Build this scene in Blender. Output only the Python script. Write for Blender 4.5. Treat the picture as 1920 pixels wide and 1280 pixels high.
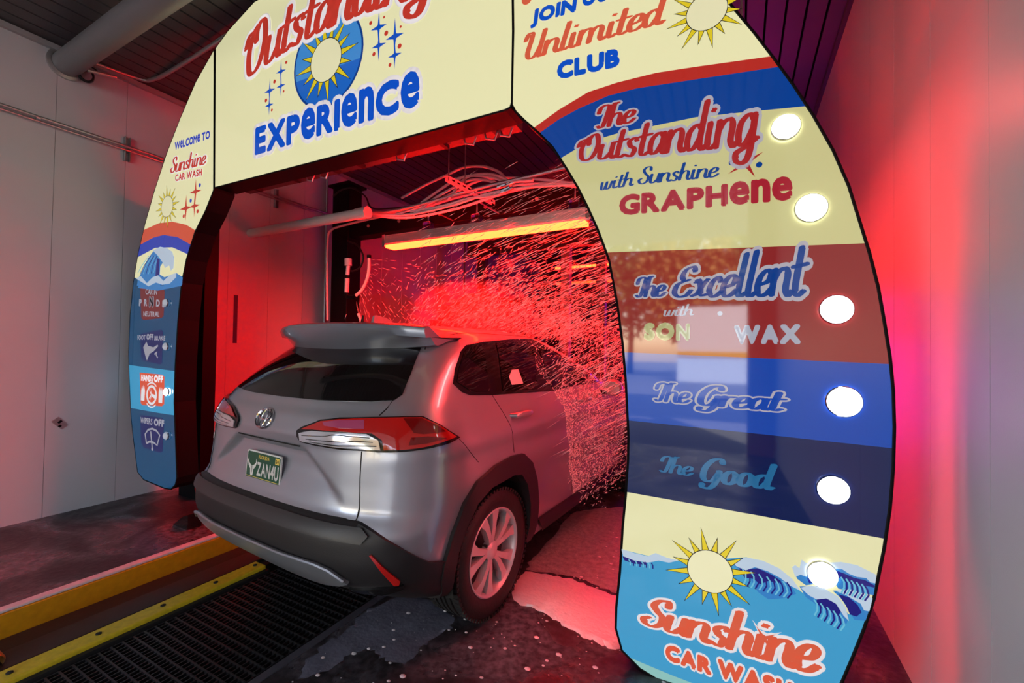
import bpy, bmesh, math, random
import numpy as np
from mathutils import Vector, Matrix
from mathutils.bvhtree import BVHTree
from mathutils.geometry import delaunay_2d_cdt
random.seed(7); rng = np.random.default_rng(7)
for o in list(bpy.data.objects): bpy.data.objects.remove(o)
scene = bpy.context.scene
COL = scene.collection
pi = math.pi
V = Vector

# ------------------------------------------------------------------ camera
H = 1.47; FPX = 812.92; YAW, PITCH, ROLL = .4831, .018, .0157
_f = V((-math.sin(YAW)*math.cos(PITCH), math.cos(YAW)*math.cos(PITCH), math.sin(PITCH)))
_r0 = V((math.cos(YAW), math.sin(YAW), 0)); _u0 = _r0.cross(_f)
_r = _r0*math.cos(ROLL)+_u0*math.sin(ROLL); _u = -_r0*math.sin(ROLL)+_u0*math.cos(ROLL)
CAM = V((0, 0, H))
cd = bpy.data.cameras.new('camera'); cam = bpy.data.objects.new('camera', cd); COL.objects.link(cam)
cd.sensor_width = 36; cd.lens = FPX/1920*36; cd.clip_start = .05; cd.clip_end = 500
cam.matrix_world = Matrix(((_r.x, _u.x, -_f.x, 0), (_r.y, _u.y, -_f.y, 0), (_r.z, _u.z, -_f.z, H), (0, 0, 0, 1)))
scene.camera = cam
def ray(u, v): return (_f+_r*((u-960)/FPX)-_u*((v-640)/FPX))
def at(u, v, ax, val):
    d = ray(u, v); t = (val-CAM[ax])/d[ax]; return CAM+d*t

# ------------------------------------------------------------------ world, sun, exposure
scene.view_settings.view_transform = 'Standard'; scene.view_settings.look = 'None'
scene.view_settings.exposure = 1.0; scene.view_settings.gamma = 1; scene.view_settings.use_curve_mapping = False
w = bpy.data.worlds.new('sky'); scene.world = w; w.use_nodes = True
nt = w.node_tree; bg = nt.nodes['Background']
sk = nt.nodes.new('ShaderNodeTexSky'); sk.sky_type = 'NISHITA'; sk.sun_disc = False
sk.sun_elevation = math.radians(48); sk.sun_rotation = math.radians(200); sk.air_density = 1.1; sk.dust_density = 1.5
nt.links.new(sk.outputs[0], bg.inputs[0]); bg.inputs[1].default_value = .54
sl = bpy.data.lights.new('sun', 'SUN'); sl.energy = 14.0; sl.angle = .01; sl.color = (1, .96, .9)
so = bpy.data.objects.new('sun', sl); COL.objects.link(so); so.rotation_euler = (math.radians(38), 0, math.radians(150))
# portal that helps sampling the daylight entering through the bay entrance
BACK = -3.0
pl = bpy.data.lights.new('entrance_portal', 'AREA'); pl.shape = 'RECTANGLE'; pl.size = 5.2; pl.size_y = 3.7
po = bpy.data.objects.new('entrance_portal', pl); COL.objects.link(po)
po.location = (-2.3, BACK-.02, 1.9); po.rotation_euler = (math.radians(90), 0, 0)
pl.cycles.is_portal = True

# ------------------------------------------------------------------ helpers
def tag(o, label=None, cat=None, group=None, kind=None):
    if label: o['label'] = label
    if cat: o['category'] = cat
    if group: o['group'] = group
    if kind: o['kind'] = kind
    return o
def empty(name, loc=(0, 0, 0), rz=0, parent=None):
    o = bpy.data.objects.new(name, None); o.empty_display_size = .1
    COL.objects.link(o); o.location = loc; o.rotation_euler = (0, 0, rz); o.parent = parent; return o
class MB:
    def __init__(s): s.v = []; s.f = []; s.m = []
    def add(s, vs, fs, m=0):
        n = len(s.v); s.v += [tuple(x) for x in vs]; s.f += [tuple(i+n for i in f) for f in fs]; s.m += [m]*len(fs); return s
    def box(s, c, d, rot=None, m=0):
        x, y, z = d[0]/2, d[1]/2, d[2]/2
        vs = [V((a, b, e)) for a in (-x, x) for b in (-y, y) for e in (-z, z)]
        if rot is not None: vs = [rot @ q for q in vs]
        vs = [q+V(c) for q in vs]
        return s.add(vs, [(0, 1, 3, 2), (4, 6, 7, 5), (0, 4, 5, 1), (2, 3, 7, 6), (0, 2, 6, 4), (1, 5, 7, 3)], m)
    def b2(s, lo, hi, m=0):
        return s.box([(a+b)/2 for a, b in zip(lo, hi)], [abs(b-a) for a, b in zip(lo, hi)], None, m)
    def tube(s, pts, r, n=8, caps=True, m=0):
        pts = [V(p) for p in pts]; rs = r if isinstance(r, (list, tuple)) else [r]*len(pts)
        rings = []; up = None
        for i, p in enumerate(pts):
            t = (pts[min(i+1, len(pts)-1)]-pts[max(i-1, 0)])
            if t.length < 1e-9: t = V((0, 0, 1))
            t.normalize()
            if up is None:
                up = V((0, 0, 1)) if abs(t.z) < .9 else V((1, 0, 0))
            a = t.cross(up)
            if a.length < 1e-6: a = t.cross(V((1, 0.1, 0)))
            a.normalize(); b = a.cross(t).normalized(); up = b
            rings.append([p+(a*math.cos(2*pi*k/n)+b*math.sin(2*pi*k/n))*rs[i] for k in range(n)])
        vs = [q for rg in rings for q in rg]
        fs = [(i*n+k, i*n+(k+1) % n, (i+1)*n+(k+1) % n, (i+1)*n+k) for i in range(len(pts)-1) for k in range(n)]
        if caps: fs += [tuple(range(n-1, -1, -1)), tuple((len(pts)-1)*n+k for k in range(n))]
        return s.add(vs, fs, m)
    def lathe(s, prof, axis_o, ax, n=32, m=0, closed=False):
        # prof: list of (along axis, radius)
        ax = V(ax).normalized(); up = V((0, 0, 1)) if abs(ax.z) < .9 else V((1, 0, 0))
        a = ax.cross(up).normalized(); b = a.cross(ax)
        vs = [V(axis_o)+ax*h+(a*math.cos(2*pi*k/n)+b*math.sin(2*pi*k/n))*r for h, r in prof for k in range(n)]
        L = len(prof)
        fs = [(i*n+k, i*n+(k+1) % n, ((i+1) % L)*n+(k+1) % n, ((i+1) % L)*n+k) for i in range(L if closed else L-1) for k in range(n)]
        return s.add(vs, fs, m)
    def prism(s, poly, z0, z1, fn, m=0):
        # poly 2D list; fn(x,y,z)->Vector
        n = len(poly); tri = cdt([poly])[1:][0]; pv = cdt([poly])[0]
        base = [fn(x, y, z0) for x, y in pv]; top = [fn(x, y, z1) for x, y in pv]
        s.add(base, [t[::-1] for t in tri], m); s.add(top, tri, m)
        q0 = [fn(x, y, z0) for x, y in poly]; q1 = [fn(x, y, z1) for x, y in poly]
        return s.add(q0+q1, [(i, (i+1) % n, (i+1) % n+n, i+n) for i in range(n)], m)
    def build(s, name, mats, parent=None, smooth=False, bevel=0, weld=False, angle=40):
        me = bpy.data.meshes.new(name); me.from_pydata(s.v, [], s.f)
        if not isinstance(mats, (list, tuple)): mats = [mats]
        for mm in mats: me.materials.append(mm)
        me.polygons.foreach_set('material_index', s.m)
        bm = bmesh.new(); bm.from_mesh(me)
        if weld: bmesh.ops.remove_doubles(bm, verts=bm.verts, dist=1e-5)
        bmesh.ops.recalc_face_normals(bm, faces=bm.faces)
        bm.to_mesh(me); bm.free()
        if smooth:
            me.polygons.foreach_set('use_smooth', [True]*len(me.polygons))
            me.set_sharp_from_angle(angle=math.radians(angle))
        o = bpy.data.objects.new(name, me); COL.objects.link(o); o.parent = parent
        if bevel:
            b = o.modifiers.new('bevel', 'BEVEL'); b.width = bevel; b.segments = 2; b.limit_method = 'ANGLE'
        return o
def ccw(p):
    a = sum(p[i][0]*p[(i+1) % len(p)][1]-p[(i+1) % len(p)][0]*p[i][1] for i in range(len(p)))
    return list(p) if a > 0 else list(p)[::-1]
def cdt(polys, extra=None, eps=1e-6):
    """triangulate first polygon; extra = steiner points. returns verts, tris"""
    vs = []; faces = []
    for p in polys:
        p = ccw(p); n = len(vs); vs += [V((q[0], q[1])) for q in p]; faces.append(list(range(n, n+len(p))))
    if extra: vs += [V((q[0], q[1])) for q in extra]
    ov, oe, of, a, b, orig = delaunay_2d_cdt(vs, [], faces, 0, eps)
    tris = []
    for f, og in zip(of, orig):
        if og: tris.append(tuple(f))
    return [(q.x, q.y) for q in ov], tris
def mat(name, col, rough=.5, metal=0, emit=None, es=0, coat=0, spec=.5, noise=None, bump=None, alpha=1, trans=0, ior=1.45):
    m = bpy.data.materials.new(name); m.use_nodes = True; t = m.node_tree; b = t.nodes['Principled BSDF']
    b.inputs['Base Color'].default_value = (*col, 1); b.inputs['Roughness'].default_value = rough
    b.inputs['Metallic'].default_value = metal; b.inputs['Coat Weight'].default_value = coat; b.inputs['Coat Roughness'].default_value = .04
    b.inputs['Specular IOR Level'].default_value = spec; b.inputs['IOR'].default_value = ior
    b.inputs['Transmission Weight'].default_value = trans
    if emit: b.inputs['Emission Color'].default_value = (*emit, 1); b.inputs['Emission Strength'].default_value = es
    if noise:   # (scale, amount)
        sc, am = noise
        tc = t.nodes.new('ShaderNodeTexCoord'); n = t.nodes.new('ShaderNodeTexNoise'); n.inputs['Scale'].default_value = sc; n.inputs['Detail'].default_value = 6
        mx = t.nodes.new('ShaderNodeMixRGB'); mx.inputs[1].default_value = (*[c*(1-am) for c in col], 1); mx.inputs[2].default_value = (*[min(1, c*(1+am)) for c in col], 1)
        t.links.new(tc.outputs['Object'], n.inputs['Vector']); t.links.new(n.outputs['Fac'], mx.inputs[0]); t.links.new(mx.outputs[0], b.inputs['Base Color'])
    if bump:
        sc, am = bump
        tc = t.nodes.new('ShaderNodeTexCoord'); n = t.nodes.new('ShaderNodeTexNoise'); n.inputs['Scale'].default_value = sc; n.inputs['Detail'].default_value = 4
        bp = t.nodes.new('ShaderNodeBump'); bp.inputs['Strength'].default_value = am; bp.inputs['Distance'].default_value = .01
        t.links.new(tc.outputs['Object'], n.inputs['Vector']); t.links.new(n.outputs['Fac'], bp.inputs['Height']); t.links.new(bp.outputs[0], b.inputs['Normal'])
    return m
def lin(r, g, b):
    f = lambda c: (c/255/12.92) if c/255 <= .04045 else ((c/255+.055)/1.055)**2.4
    return (f(r), f(g), f(b))

# ------------------------------------------------------------------ materials
M = {}
M['wall'] = mat('wall_white_panel', (.48, .475, .50), .38, bump=(240, .06), noise=(2.0, .05))
M['wall_gap'] = mat('wall_joint', (.30, .29, .30), .6)
M['ceiling'] = mat('ceiling_dark_metal', (.075, .07, .072), .45, noise=(3, .2))
M['black'] = mat('black_paint', (.005, .005, .006), .5, spec=.1)
M['blackm'] = mat('black_matte', (.012, .012, .012), .7)
M['darkgrey'] = mat('dark_grey', (.05, .05, .052), .5)
M['galv'] = mat('galvanised_steel', (.45, .45, .46), .35, .8, noise=(30, .15))
M['steel'] = mat('stainless', (.6, .6, .62), .22, 1)
M['duct'] = mat('grey_duct', (.16, .15, .16), .4)
M['pvc'] = mat('white_pvc_pipe', (.75, .72, .66), .4)
M['hose'] = mat('white_hose', (.7, .68, .68), .35)
M['blackhose'] = mat('black_hose', (.01, .01, .01), .4)
M['tape'] = mat('navy_tape', (.02, .02, .09), .5)
M['led_red'] = mat('red_led_diffuser', (.8, .05, .02), .4, emit=(1.0, .0028, .0005), es=140)
M['led_red2'] = mat('red_led_far', (.8, .05, .02), .4, emit=(1.0, .012, .002), es=30)
M['led_purple'] = mat('purple_led', (.3, .05, .6), .4, emit=(.32, .03, 1.0), es=9)
M['led_magenta'] = mat('magenta_led', (.6, .05, .5), .4, emit=(.8, .03, .75), es=5)
M['curb_y'] = mat('yellow_curb_paint', lin(190, 140, 12), .5, noise=(25, .3))
M['rail_y'] = mat('yellow_rail_paint', lin(215, 190, 40), .42, noise=(40, .3))
M['curb_w'] = mat('white_curb_edge', (.6, .58, .62), .5, noise=(30, .2))
M['rubber'] = mat('track_rubber', (.018, .016, .014), .6, noise=(20, .4))
M['grate'] = mat('black_grating', (.016, .016, .018), .4)

# floor: dark wet concrete, foam film patches
def floor_mat():
    m = bpy.data.materials.new('wet_concrete'); m.use_nodes = True; t = m.node_tree; b = t.nodes['Principled BSDF']
    tc = t.nodes.new('ShaderNodeTexCoord')
    n1 = t.nodes.new('ShaderNodeTexNoise'); n1.inputs['Scale'].default_value = 1.7; n1.inputs['Detail'].default_value = 8; n1.inputs['Distortion'].default_value = .8
    n2 = t.nodes.new('ShaderNodeTexNoise'); n2.inputs['Scale'].default_value = 28; n2.inputs['Detail'].default_value = 8
    vo = t.nodes.new('ShaderNodeTexVoronoi'); vo.inputs['Scale'].default_value = 26
    for n in (n1, n2, vo): t.links.new(tc.outputs['Object'], n.inputs['Vector'])
    r1 = t.nodes.new('ShaderNodeValToRGB'); r1.color_ramp.elements[0].position = .45; r1.color_ramp.elements[1].position = .62
    r1.color_ramp.elements[0].color = (.028, .024, .028, 1); r1.color_ramp.elements[1].color = (.11, .105, .125, 1)
    t.links.new(n1.outputs['Fac'], r1.inputs[0])
    r2 = t.nodes.new('ShaderNodeValToRGB'); r2.color_ramp.elements[0].position = .35; r2.color_ramp.elements[1].position = .7
    r2.color_ramp.elements[0].color = (.45, .45, .45, 1); r2.color_ramp.elements[1].color = (1.5, 1.5, 1.5, 1)
    t.links.new(n2.outputs['Fac'], r2.inputs[0])
    mu = t.nodes.new('ShaderNodeMixRGB'); mu.blend_type = 'MULTIPLY'; mu.inputs[0].default_value = 1
    t.links.new(r1.outputs[0], mu.inputs[1]); t.links.new(r2.outputs[0], mu.inputs[2]); t.links.new(mu.outputs[0], b.inputs['Base Color'])
    r3 = t.nodes.new('ShaderNodeValToRGB'); r3.color_ramp.elements[0].position = .4; r3.color_ramp.elements[1].position = .6
    r3.color_ramp.elements[0].color = (.5, .5, .5, 1); r3.color_ramp.elements[1].color = (.16, .16, .16, 1)
    t.links.new(n1.outputs['Fac'], r3.inputs[0]); t.links.new(r3.outputs[0], b.inputs['Roughness'])
    bp = t.nodes.new('ShaderNodeBump'); bp.inputs['Strength'].default_value = .5; bp.inputs['Distance'].default_value = .006
    t.links.new(n2.outputs['Fac'], bp.inputs['Height']); t.links.new(bp.outputs[0], b.inputs['Normal'])
    return m
M['floor'] = floor_mat()

# ------------------------------------------------------------------ setting
XL, XR, FAR = -5.16, .696, 11.5
ZE = 3.985; XM = (XL+XR)/2; SL = .11
def zc(x): return ZE+SL*(min(x-XL, XR-x))
XC, XT0, XT1, XG0, XG1 = -3.283, -3.20, -2.84, -2.70, -1.885   # curb face, track, rail, grating
fl = empty('floor'); tag(fl, kind='structure')
mb = MB()
mb.b2((XG1+.045, BACK-.0, -.2), (XR+.1, FAR, 0)); mb.b2((XL-.1, BACK, -.2), (XC-.06, FAR, 0))
mb.b2((XC-.06, BACK, -.5), (XG1+.045, FAR, -.35))
mb.build('concrete_slab', M['floor'], fl)
MB().b2((XG1, BACK, -.2), (XG1+.045, FAR, .004)).build('grating_edge_angle', mat('edge_steel', (.16, .16, .2), .3, .6), fl)
# left kerb, yellow face with a pale top
kb = empty('track_kerb', ((XC), 0, 0)); tag(kb, 'long yellow painted kerb with pale top edge along the wheel track', 'kerb')
mk = MB(); mk.b2((-.045, BACK, -.2), (0, FAR, .095)); mk.build('yellow_face', M['curb_y'], kb, bevel=.006)
mk = MB(); mk.b2((-.06, BACK, -.2), (-.046, FAR, .11)); mk.b2((-.058, BACK, .096), (-.004, FAR, .112)); mk.build('top_edge', M['curb_w'], kb, bevel=.005)
# conveyor track trough
tr = empty('conveyor_track', ((XT0+XT1)/2, 0, 0)); tag(tr, 'black conveyor track trough with brown belt between kerb and yellow rail', 'track')
cx = (XT0+XT1)/2
MB().b2((XC-cx+.001, BACK, -.2), (XT1-cx-.02, FAR, -.03)).build('trough', M['rubber'], tr)
MB().b2((-3.10-cx, BACK, -.03), (-2.93-cx, FAR, -.008)).build('belt', mat('brown_wet_belt', (.022, .016, .013), .45, noise=(14, .5)), tr, bevel=.004)
MB().lathe([(-.06, .028), (-.05, .034), (.05, .034), (.06, .028)], (-3.03-cx, .685, .015), (1, 0, 0), 20).build('roller', mat('brass_roller', (.5, .28, .08), .4, .5), tr, smooth=True)
# yellow guard rail
gr = empty('guide_rail', (XT1+.05, 0, 0)); tag(gr, 'worn yellow flat guide rail beside the black floor grating', 'rail')
MB().b2((-.055, BACK, -.05), (.055, 1.80, .035)).build('rail_bar', M['rail_y'], gr, bevel=.008)
MB().b2((.056, BACK, -.16), (.085, 1.80, .012)).build('rail_side', M['blackm'], gr)
for i, y in enumerate([.685, .98, 1.25, 1.52, 1.76]):
    MB().lathe([(0, .012), (.006, .012), (.008, .006), (.008, 0)], (0.0, y, .034), (0, 0, 1), 12).build('bolt', M['blackm'], gr)
# floor grating: bearing bars and cross bars
gt = empty('floor_grating', ((XG0+XG1)/2, 2.0, 0)); tag(gt, 'black steel floor grating between yellow rail and wet concrete', 'grating')
gcx = (XG0+XG1)/2
MB().b2((XG0-gcx-.08, BACK-2, -.3), (XG1-gcx, FAR-2, -.24)).build('drain_pit', M['black'], gt)
def shared(name, me, parent, loc):
    o = bpy.data.objects.new(name, me); COL.objects.link(o); o.parent = parent; o.location = loc; return o
tmp = MB().b2((-.003, -4, -.03), (.003, 4.4, 0)); o0 = tmp.build('bearing_bar', M['grate'], gt); nb = 28
W_ = XG1-XG0-.03
for i in range(nb):
    x = XG0-gcx+.015+W_*i/(nb-1)
    if i == 0: o0.location = (x, .4, 0)
    else: shared('bearing_bar', o0.data, gt, (x, .4, 0))
tmp = MB().b2((-W_/2, -.0035, -.022), (W_/2, .0035, .001)); o1 = tmp.build('cross_bar', M['grate'], gt)
k = 0; y = -1.55
while y < 3.8:
    if k == 0: o1.location = (0, y, 0)
    else: shared('cross_bar', o1.data, gt, (0, y, 0))
    y += .045; k += 1

PW = .477
def wall(name, x, inward, y0, off):
    e = empty(name, (x, 0, 0)); tag(e, kind='structure')
    s = 1 if inward > 0 else -1
    MB().b2((-s*.12, BACK, -.2), (-s*.006, FAR, ZE+.1)).build('wall_backing', M['wall_gap'], e)
    p0 = None; y = y0
    while y < FAR:
        if p0 is None:
            p0 = MB().b2((-s*.006, .0015, 0), (0, PW-.0015, ZE+.02)).build('wall_panel', M['wall'], e); p0.location = (0, y, 0)
        else: shared('wall_panel', p0.data, e, (0, y, 0))
        y += PW
    return e
wl = wall('wall_left', XL, 1, 1.42-PW*10, 0)
wr = wall('wall_right', XR, -1, 1.90-PW*11, 0)
MB().b2((XL-.1, FAR, -.5), (XR+.1, FAR+.1, 4.5)).build('wall_far', mat('far_wall', (.05, .045, .06), .6)); tag(bpy.data.objects['wall_far'], kind='structure')
# entrance wall behind the camera, with the bay opening
OX0, OX1, OZ = -4.6, .36, 4.42
e = empty('wall_back', (0, BACK, 0)); tag(e, kind='structure')
mb = MB(); mb.b2((XL-.1, -.15, 0), (OX0, 0, 4.5)); mb.b2((OX1, -.15, 0), (XR+.1, 0, 4.5)); mb.b2((OX0, -.15, OZ), (OX1, 0, 4.5))
mb.build('wall_face', M['wall'], e)
# ceiling planks
ce = empty('ceiling', (0, 0, ZE)); tag(ce, kind='structure')
mb = MB(); mb.add([(XL-.2, BACK, zc(XL)+.1-SL*.2-ZE), (XM, BACK, zc(XM)+.1-ZE), (XR+.2, BACK, zc(XR)+.1-SL*.2-ZE), (XL-.2, FAR, zc(XL)+.1-SL*.2-ZE), (XM, FAR, zc(XM)+.1-ZE), (XR+.2, FAR, zc(XR)+.1-SL*.2-ZE)], [(0, 1, 4, 3), (1, 2, 5, 4)])
mb.build('roof_deck', M['black'], ce)
NP = 44; pw = (XR-XL)/NP
pk = MB().b2((-pw/2+.008, BACK, 0), (pw/2-.008, FAR, .02)).build('ceiling_plank', M['ceiling'], ce)
for i in range(NP):
    x = XL+pw*(i+.5); oo = pk if i == 0 else shared('ceiling_plank', pk.data, ce, (0, 0, 0))
    oo.location = (x, 0, zc(x)-ZE+.012); oo.rotation_euler = (0, -math.atan(SL) if x < XM else math.atan(SL), 0)
MB().b2((XL+.0, BACK, ZE-.045), (XL+.035, FAR, ZE+.0)).build('trim_1', mat('trim_grey', (.3, .29, .3), .4)); tag(bpy.data.objects['trim_1'], kind='structure')
MB().b2((XR-.03, BACK, ZE-.04), (XR, FAR, ZE)).build('trim_2', M['darkgrey']); tag(bpy.data.objects['trim_2'], kind='structure')
for i, y in enumerate((3.3, 6.4)):
    o = MB().b2((XM, y, zc(XM)-.02), (XR-.03, y+.03, zc(XM)-.0)).build('trim_%d' % (3+i), M['darkgrey']); tag(o, kind='structure')
    for vv in o.data.vertices:
        if vv.co.x > XM+.1: vv.co.z -= SL*(XR-XM)
# ------------------------------------------------------------------ sign arch
AK = .025; AA = math.atan(AK); AY = 2.09
arch = empty('wash_sign_arch', (0, AY, 0), AA)
tag(arch, 'big lit arch of cream, red and blue menu panels around the silver car', 'sign')
def A(u, v):
    """picture ray met with the arch face -> (x, z) in the face"""
    d = ray(u, v); t = AY/(d.y-AK*d.x); p = CAM+d*t
    return (p.x/math.cos(AA), p.z)
def AP(pts): return [A(*q) for q in pts]
EK = .33
def sign(name, rgb, k=1.0, rough=.045):
    c = lin(*rgb)
    return mat('sign_'+name, [x*.42 for x in c], rough, emit=c, es=EK*k, coat=1)
S = {
 'cream': sign('cream', (242, 239, 188), 1.15), 'cream2': sign('cream_dim', (218, 214, 152), .95), 'cream3': sign('cream_low', (238, 235, 184), 1.05),
 'redarc': sign('red_arc', (205, 50, 40), .9), 'bluearc': sign('blue_arc', (8, 72, 170), .85),
 'red': sign('red_band', (168, 48, 50), .65), 'blue': sign('blue_band', (10, 78, 190), .85), 'navy': sign('navy_band', (14, 36, 96), .6),
 'sky': sign('sky_blue', (70, 165, 215), 1.0), 'teal': sign('teal_dark', (12, 90, 140), .62), 'teall': sign('teal_lit', (60, 165, 215), 1.05),
 'lred': sign('left_red', (232, 92, 62), .95), 'lblue': sign('left_blue', (45, 75, 205), .85),
 'tred': sign('text_red', (214, 62, 48), .95), 'torange': sign('text_orange', (232, 100, 70), .95), 'tblue': sign('text_blue', (10, 88, 210), .95),
 'tblued': sign('text_blue_deep', (12, 72, 160), .8), 'outline': sign('text_outline', (236, 230, 232), 1.0), 'outline2': sign('text_outline_dim', (200, 196, 206), .8),
 'tdred': sign('text_deep_red', (190, 40, 42), .8), 'tmag': sign('text_crimson', (188, 42, 60), .8), 'tgood': sign('text_teal', (42, 122, 178), .7),
 'tgrey': sign('text_pale_grey', (196, 200, 218), .7), 'tcream': sign('text_pale_cream', (205, 205, 150), .7),
 'yellow': sign('sun_yellow', (240, 215, 40), 1.0), 'ink': sign('ink', (25, 25, 35), .5), 'foam': sign('wave_foam', (205, 225, 245), .9),
 'wnavy': sign('wave_navy', (40, 36, 140), .8), 'wmid': sign('wave_blue', (60, 140, 215), .9), 'wcyan': sign('wave_cyan', (120, 205, 235), .9),
 'badger': sign('badge_dark_red', (150, 52, 50), .6), 'badgeb': sign('badge_navy', (28, 40, 120), .6), 'badgeo': sign('badge_orange', (240, 90, 50), 1.0),
 'bwhite': sign('badge_white_dim', (200, 200, 215), .6), 'bwhitel': sign('badge_white', (250, 250, 255), 1.0), 'pale': sign('pale_disc', (250, 246, 200), 1.0),
 'sky2': sign('disc_blue', (70, 150, 225), 1.0), 'sky3': sign('disc_blue_low', (30, 110, 215), .95), 'mint': sign('mint', (150, 205, 200), 1.0),
}
M['btn'] = mat('white_led_dome', (.9, .9, .95), .3, emit=(.93, .96, 1), es=5)
M['btn_faint'] = mat('faint_glow_dome', (.55, .58, .62), .25, emit=(.6, .7, .85), es=.12)  # domes that are off still get a faint painted glow
M['ring'] = mat('chrome_ring', (.7, .72, .75), .15, 1)
def face(o_y):
    return lambda x, z, y=0: V((x, o_y+y, z))
def plate(name, poly, m, parent, y0, y1=None, extra=None):
    """flat shape in the arch face (thickness y0..y1)"""
    mb = MB(); vs, tr = cdt([poly])
    if y1 is None: mb.add([(x, y0, z) for x, z in vs], tr)
    else: mb.prism(poly, y0, y1, lambda x, z, y: V((x, y, z)))
    return mb.build(name, m, parent)
Lp = AP([(404,95),(403,357),(388,395),(368,435),(352,486),(343,530),(336,600),(331,684),(329,754),(332,838),(334,895),(331,908),(323,916),(311,914),(272,898),(261,884),(254,830),(249,786),(245,700),(244,660),(247,590),(253,530),(262,475),(275,420),(292,360),(315,290),(340,225),(370,155)])
Hp = AP([(407,92),(406,352),(700,276),(948,208),(958,203),(961,194),(963,60)])+[(-1.135,4.14)]+[(-3.2,4.14)]+AP([(480,5),(430,60)])
Rp = AP([(965,60),(962,198),(969,211),(984,226),(1013,251.5),(1038,277),(1064,317),(1086,354),(1104,390),(1122,430),(1133,459),(1144,490),(1159,570),(1169,645),(1175,717),(1180,820),(1179,860),(1175,924),(1169,987),(1164,1070),(1157,1137),(1156,1175),(1167.5,1216),(1201,1250),(1250,1280),(1330,1322),(1420,1345),(1480,1345),(1530,1325),(1574,1280),(1595,1231),(1617.5,1175),(1636,1119),(1655,1025),(1666,950),(1672,875),(1674,800),(1672,732),(1666,670),(1656,607),(1644,539),(1628,476),(1609,415),(1589,350),(1560,284),(1523,219),(1487,164),(1450,113),(1414,66),(1377,22),(1359,0),(1310,-52)])+[(-.45,3.6),(-.85,3.95),(-1.1,4.14),(-1.125,4.14)]
def paint(parent, outline, layers, y):
    """cut the outline into printed areas: later layers win. layers: (name, polygon or None, material)"""
    outline = ccw(outline); vs = [V(q) for q in outline]; faces = [list(range(len(outline)))]
    for nme, poly, mt in layers[1:]:
        poly = ccw(poly); n = len(vs); vs += [V(q) for q in poly]; faces.append(list(range(n, n+len(poly))))
    ov, oe, of, a, b, orig = delaunay_2d_cdt(vs, [], faces, 0, 1e-6)
    groups = {}
    for f, og in zip(of, orig):
        if 0 in og: groups.setdefault(max(og), []).append(f)
    for k, fs in groups.items():
        idx = {}; mb = MB(); nv = []
        for f in fs:
            for i in f:
                if i not in idx: idx[i] = len(nv); nv.append((ov[i].x, y, ov[i].y))
        mb.add(nv, [tuple(idx[i] for i in f) for f in fs]); mb.build(layers[k][0], layers[k][2], parent)
def below(curve, zlow=-1, ext=1.0):
    c = AP(curve); return [(c[0][0]-ext, c[0][1]-(c[1][1]-c[0][1])/(c[1][0]-c[0][0])*ext)]+c+[(c[-1][0]+ext, c[-1][1]+(c[-1][1]-c[-2][1])/(c[-1][0]-c[-2][0])*ext), (c[-1][0]+ext, zlow), (c[0][0]-ext, zlow)]
FY = -.012
YT = .16
def lightbox(name, outline, layers):
    bx = plate(name, outline, M['black'], arch, 0, YT)
    # slim dark edge trim standing proud of the face
    n = len(outline); c = V((sum(q[0] for q in outline)/n, sum(q[1] for q in outline)/n))
    mb = MB(); pts = [(x, FY/2, z) for x, z in outline]; mb.tube(pts+[pts[0]], .0085, 6, caps=False)
    mb.build('edge_trim', M['black'], bx)
    paint(bx, outline, layers, FY)
    mb = MB(); k = len(outline); mb.add([(x, FY, z) for x, z in outline]+[(x, 0, z) for x, z in outline], [(i, (i+1) % k, (i+1) % k+k, i+k) for i in range(k)])
    mb.build('face_edge', M['black'], bx)
    return bx
hdr = lightbox('header_panel', Hp, [('cream_face', None, S['cream'])])
rgt = lightbox('menu_panel', Rp, [('cream_face', None, S['cream']),
 ('red_arc_band', below([(1006,239),(1049,208),(1104,175),(1159,157),(1232,139),(1305,128),(1378,118),(1450,108)]), S['redarc']),
 ('blue_arc_band', below([(1015,250),(1049,226),(1086,206),(1141,182),(1195,168),(1268,157),(1341,146),(1461,128)]), S['bluearc']),
 ('yellow_band', below([(1055,297),(1104,268),(1159,252),(1232,237),(1305,222),(1414,211),(1509,202)]), S['cream2']),
 ('red_band', below([(1140,474),(1380,466),(1625,457)]), S['red']),
 ('blue_band', below([(1169,660),(1420,671),(1662,682)]), S['blue']),
 ('navy_band', below([(1177,787),(1420,812),(1672,839)]), S['navy']),
 ('lower_cream_band', below([(1172,920),(1420,964),(1660,1008)]), S['cream3']),
 ('sea_band', below([(1165,1027),(1200,1036),(1250,1047),(1300,1050),(1340,1046),(1400,1042),(1440,1056),(1480,1090),(1520,1120),(1560,1140),(1600,1150),(1640,1150)]), S['sky']),
 ('mint_band', below([(1150,1216),(1260,1262),(1360,1300),(1470,1330)]), S['mint'])])
lft = lightbox('guide_panel', Lp, [('cream_face', None, S['cream']),
 ('red_arc_band', below([(276,430),(300.5,419),(326,416),(352,422),(370,433)], ext=.3), S['lred']),
 ('blue_arc_band', below([(270,457),(290,446),(310,441),(336,445),(362,460)], ext=.3), S['lblue']),
 ('lower_cream_band', below([(264,481),(294,465),(326,464),(355,477)], ext=.3), S['cream']),
 ('sea_band', below([(259,521),(300,522),(342,518)], ext=.3), S['teal']),
 ('lit_sea_band', below([(246,684),(290,690),(329,695)], ext=.3), S['teall']),
 ('lower_sea_band', below([(252,765),(290,772),(329,778)], ext=.3), S['teal'])])
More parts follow.
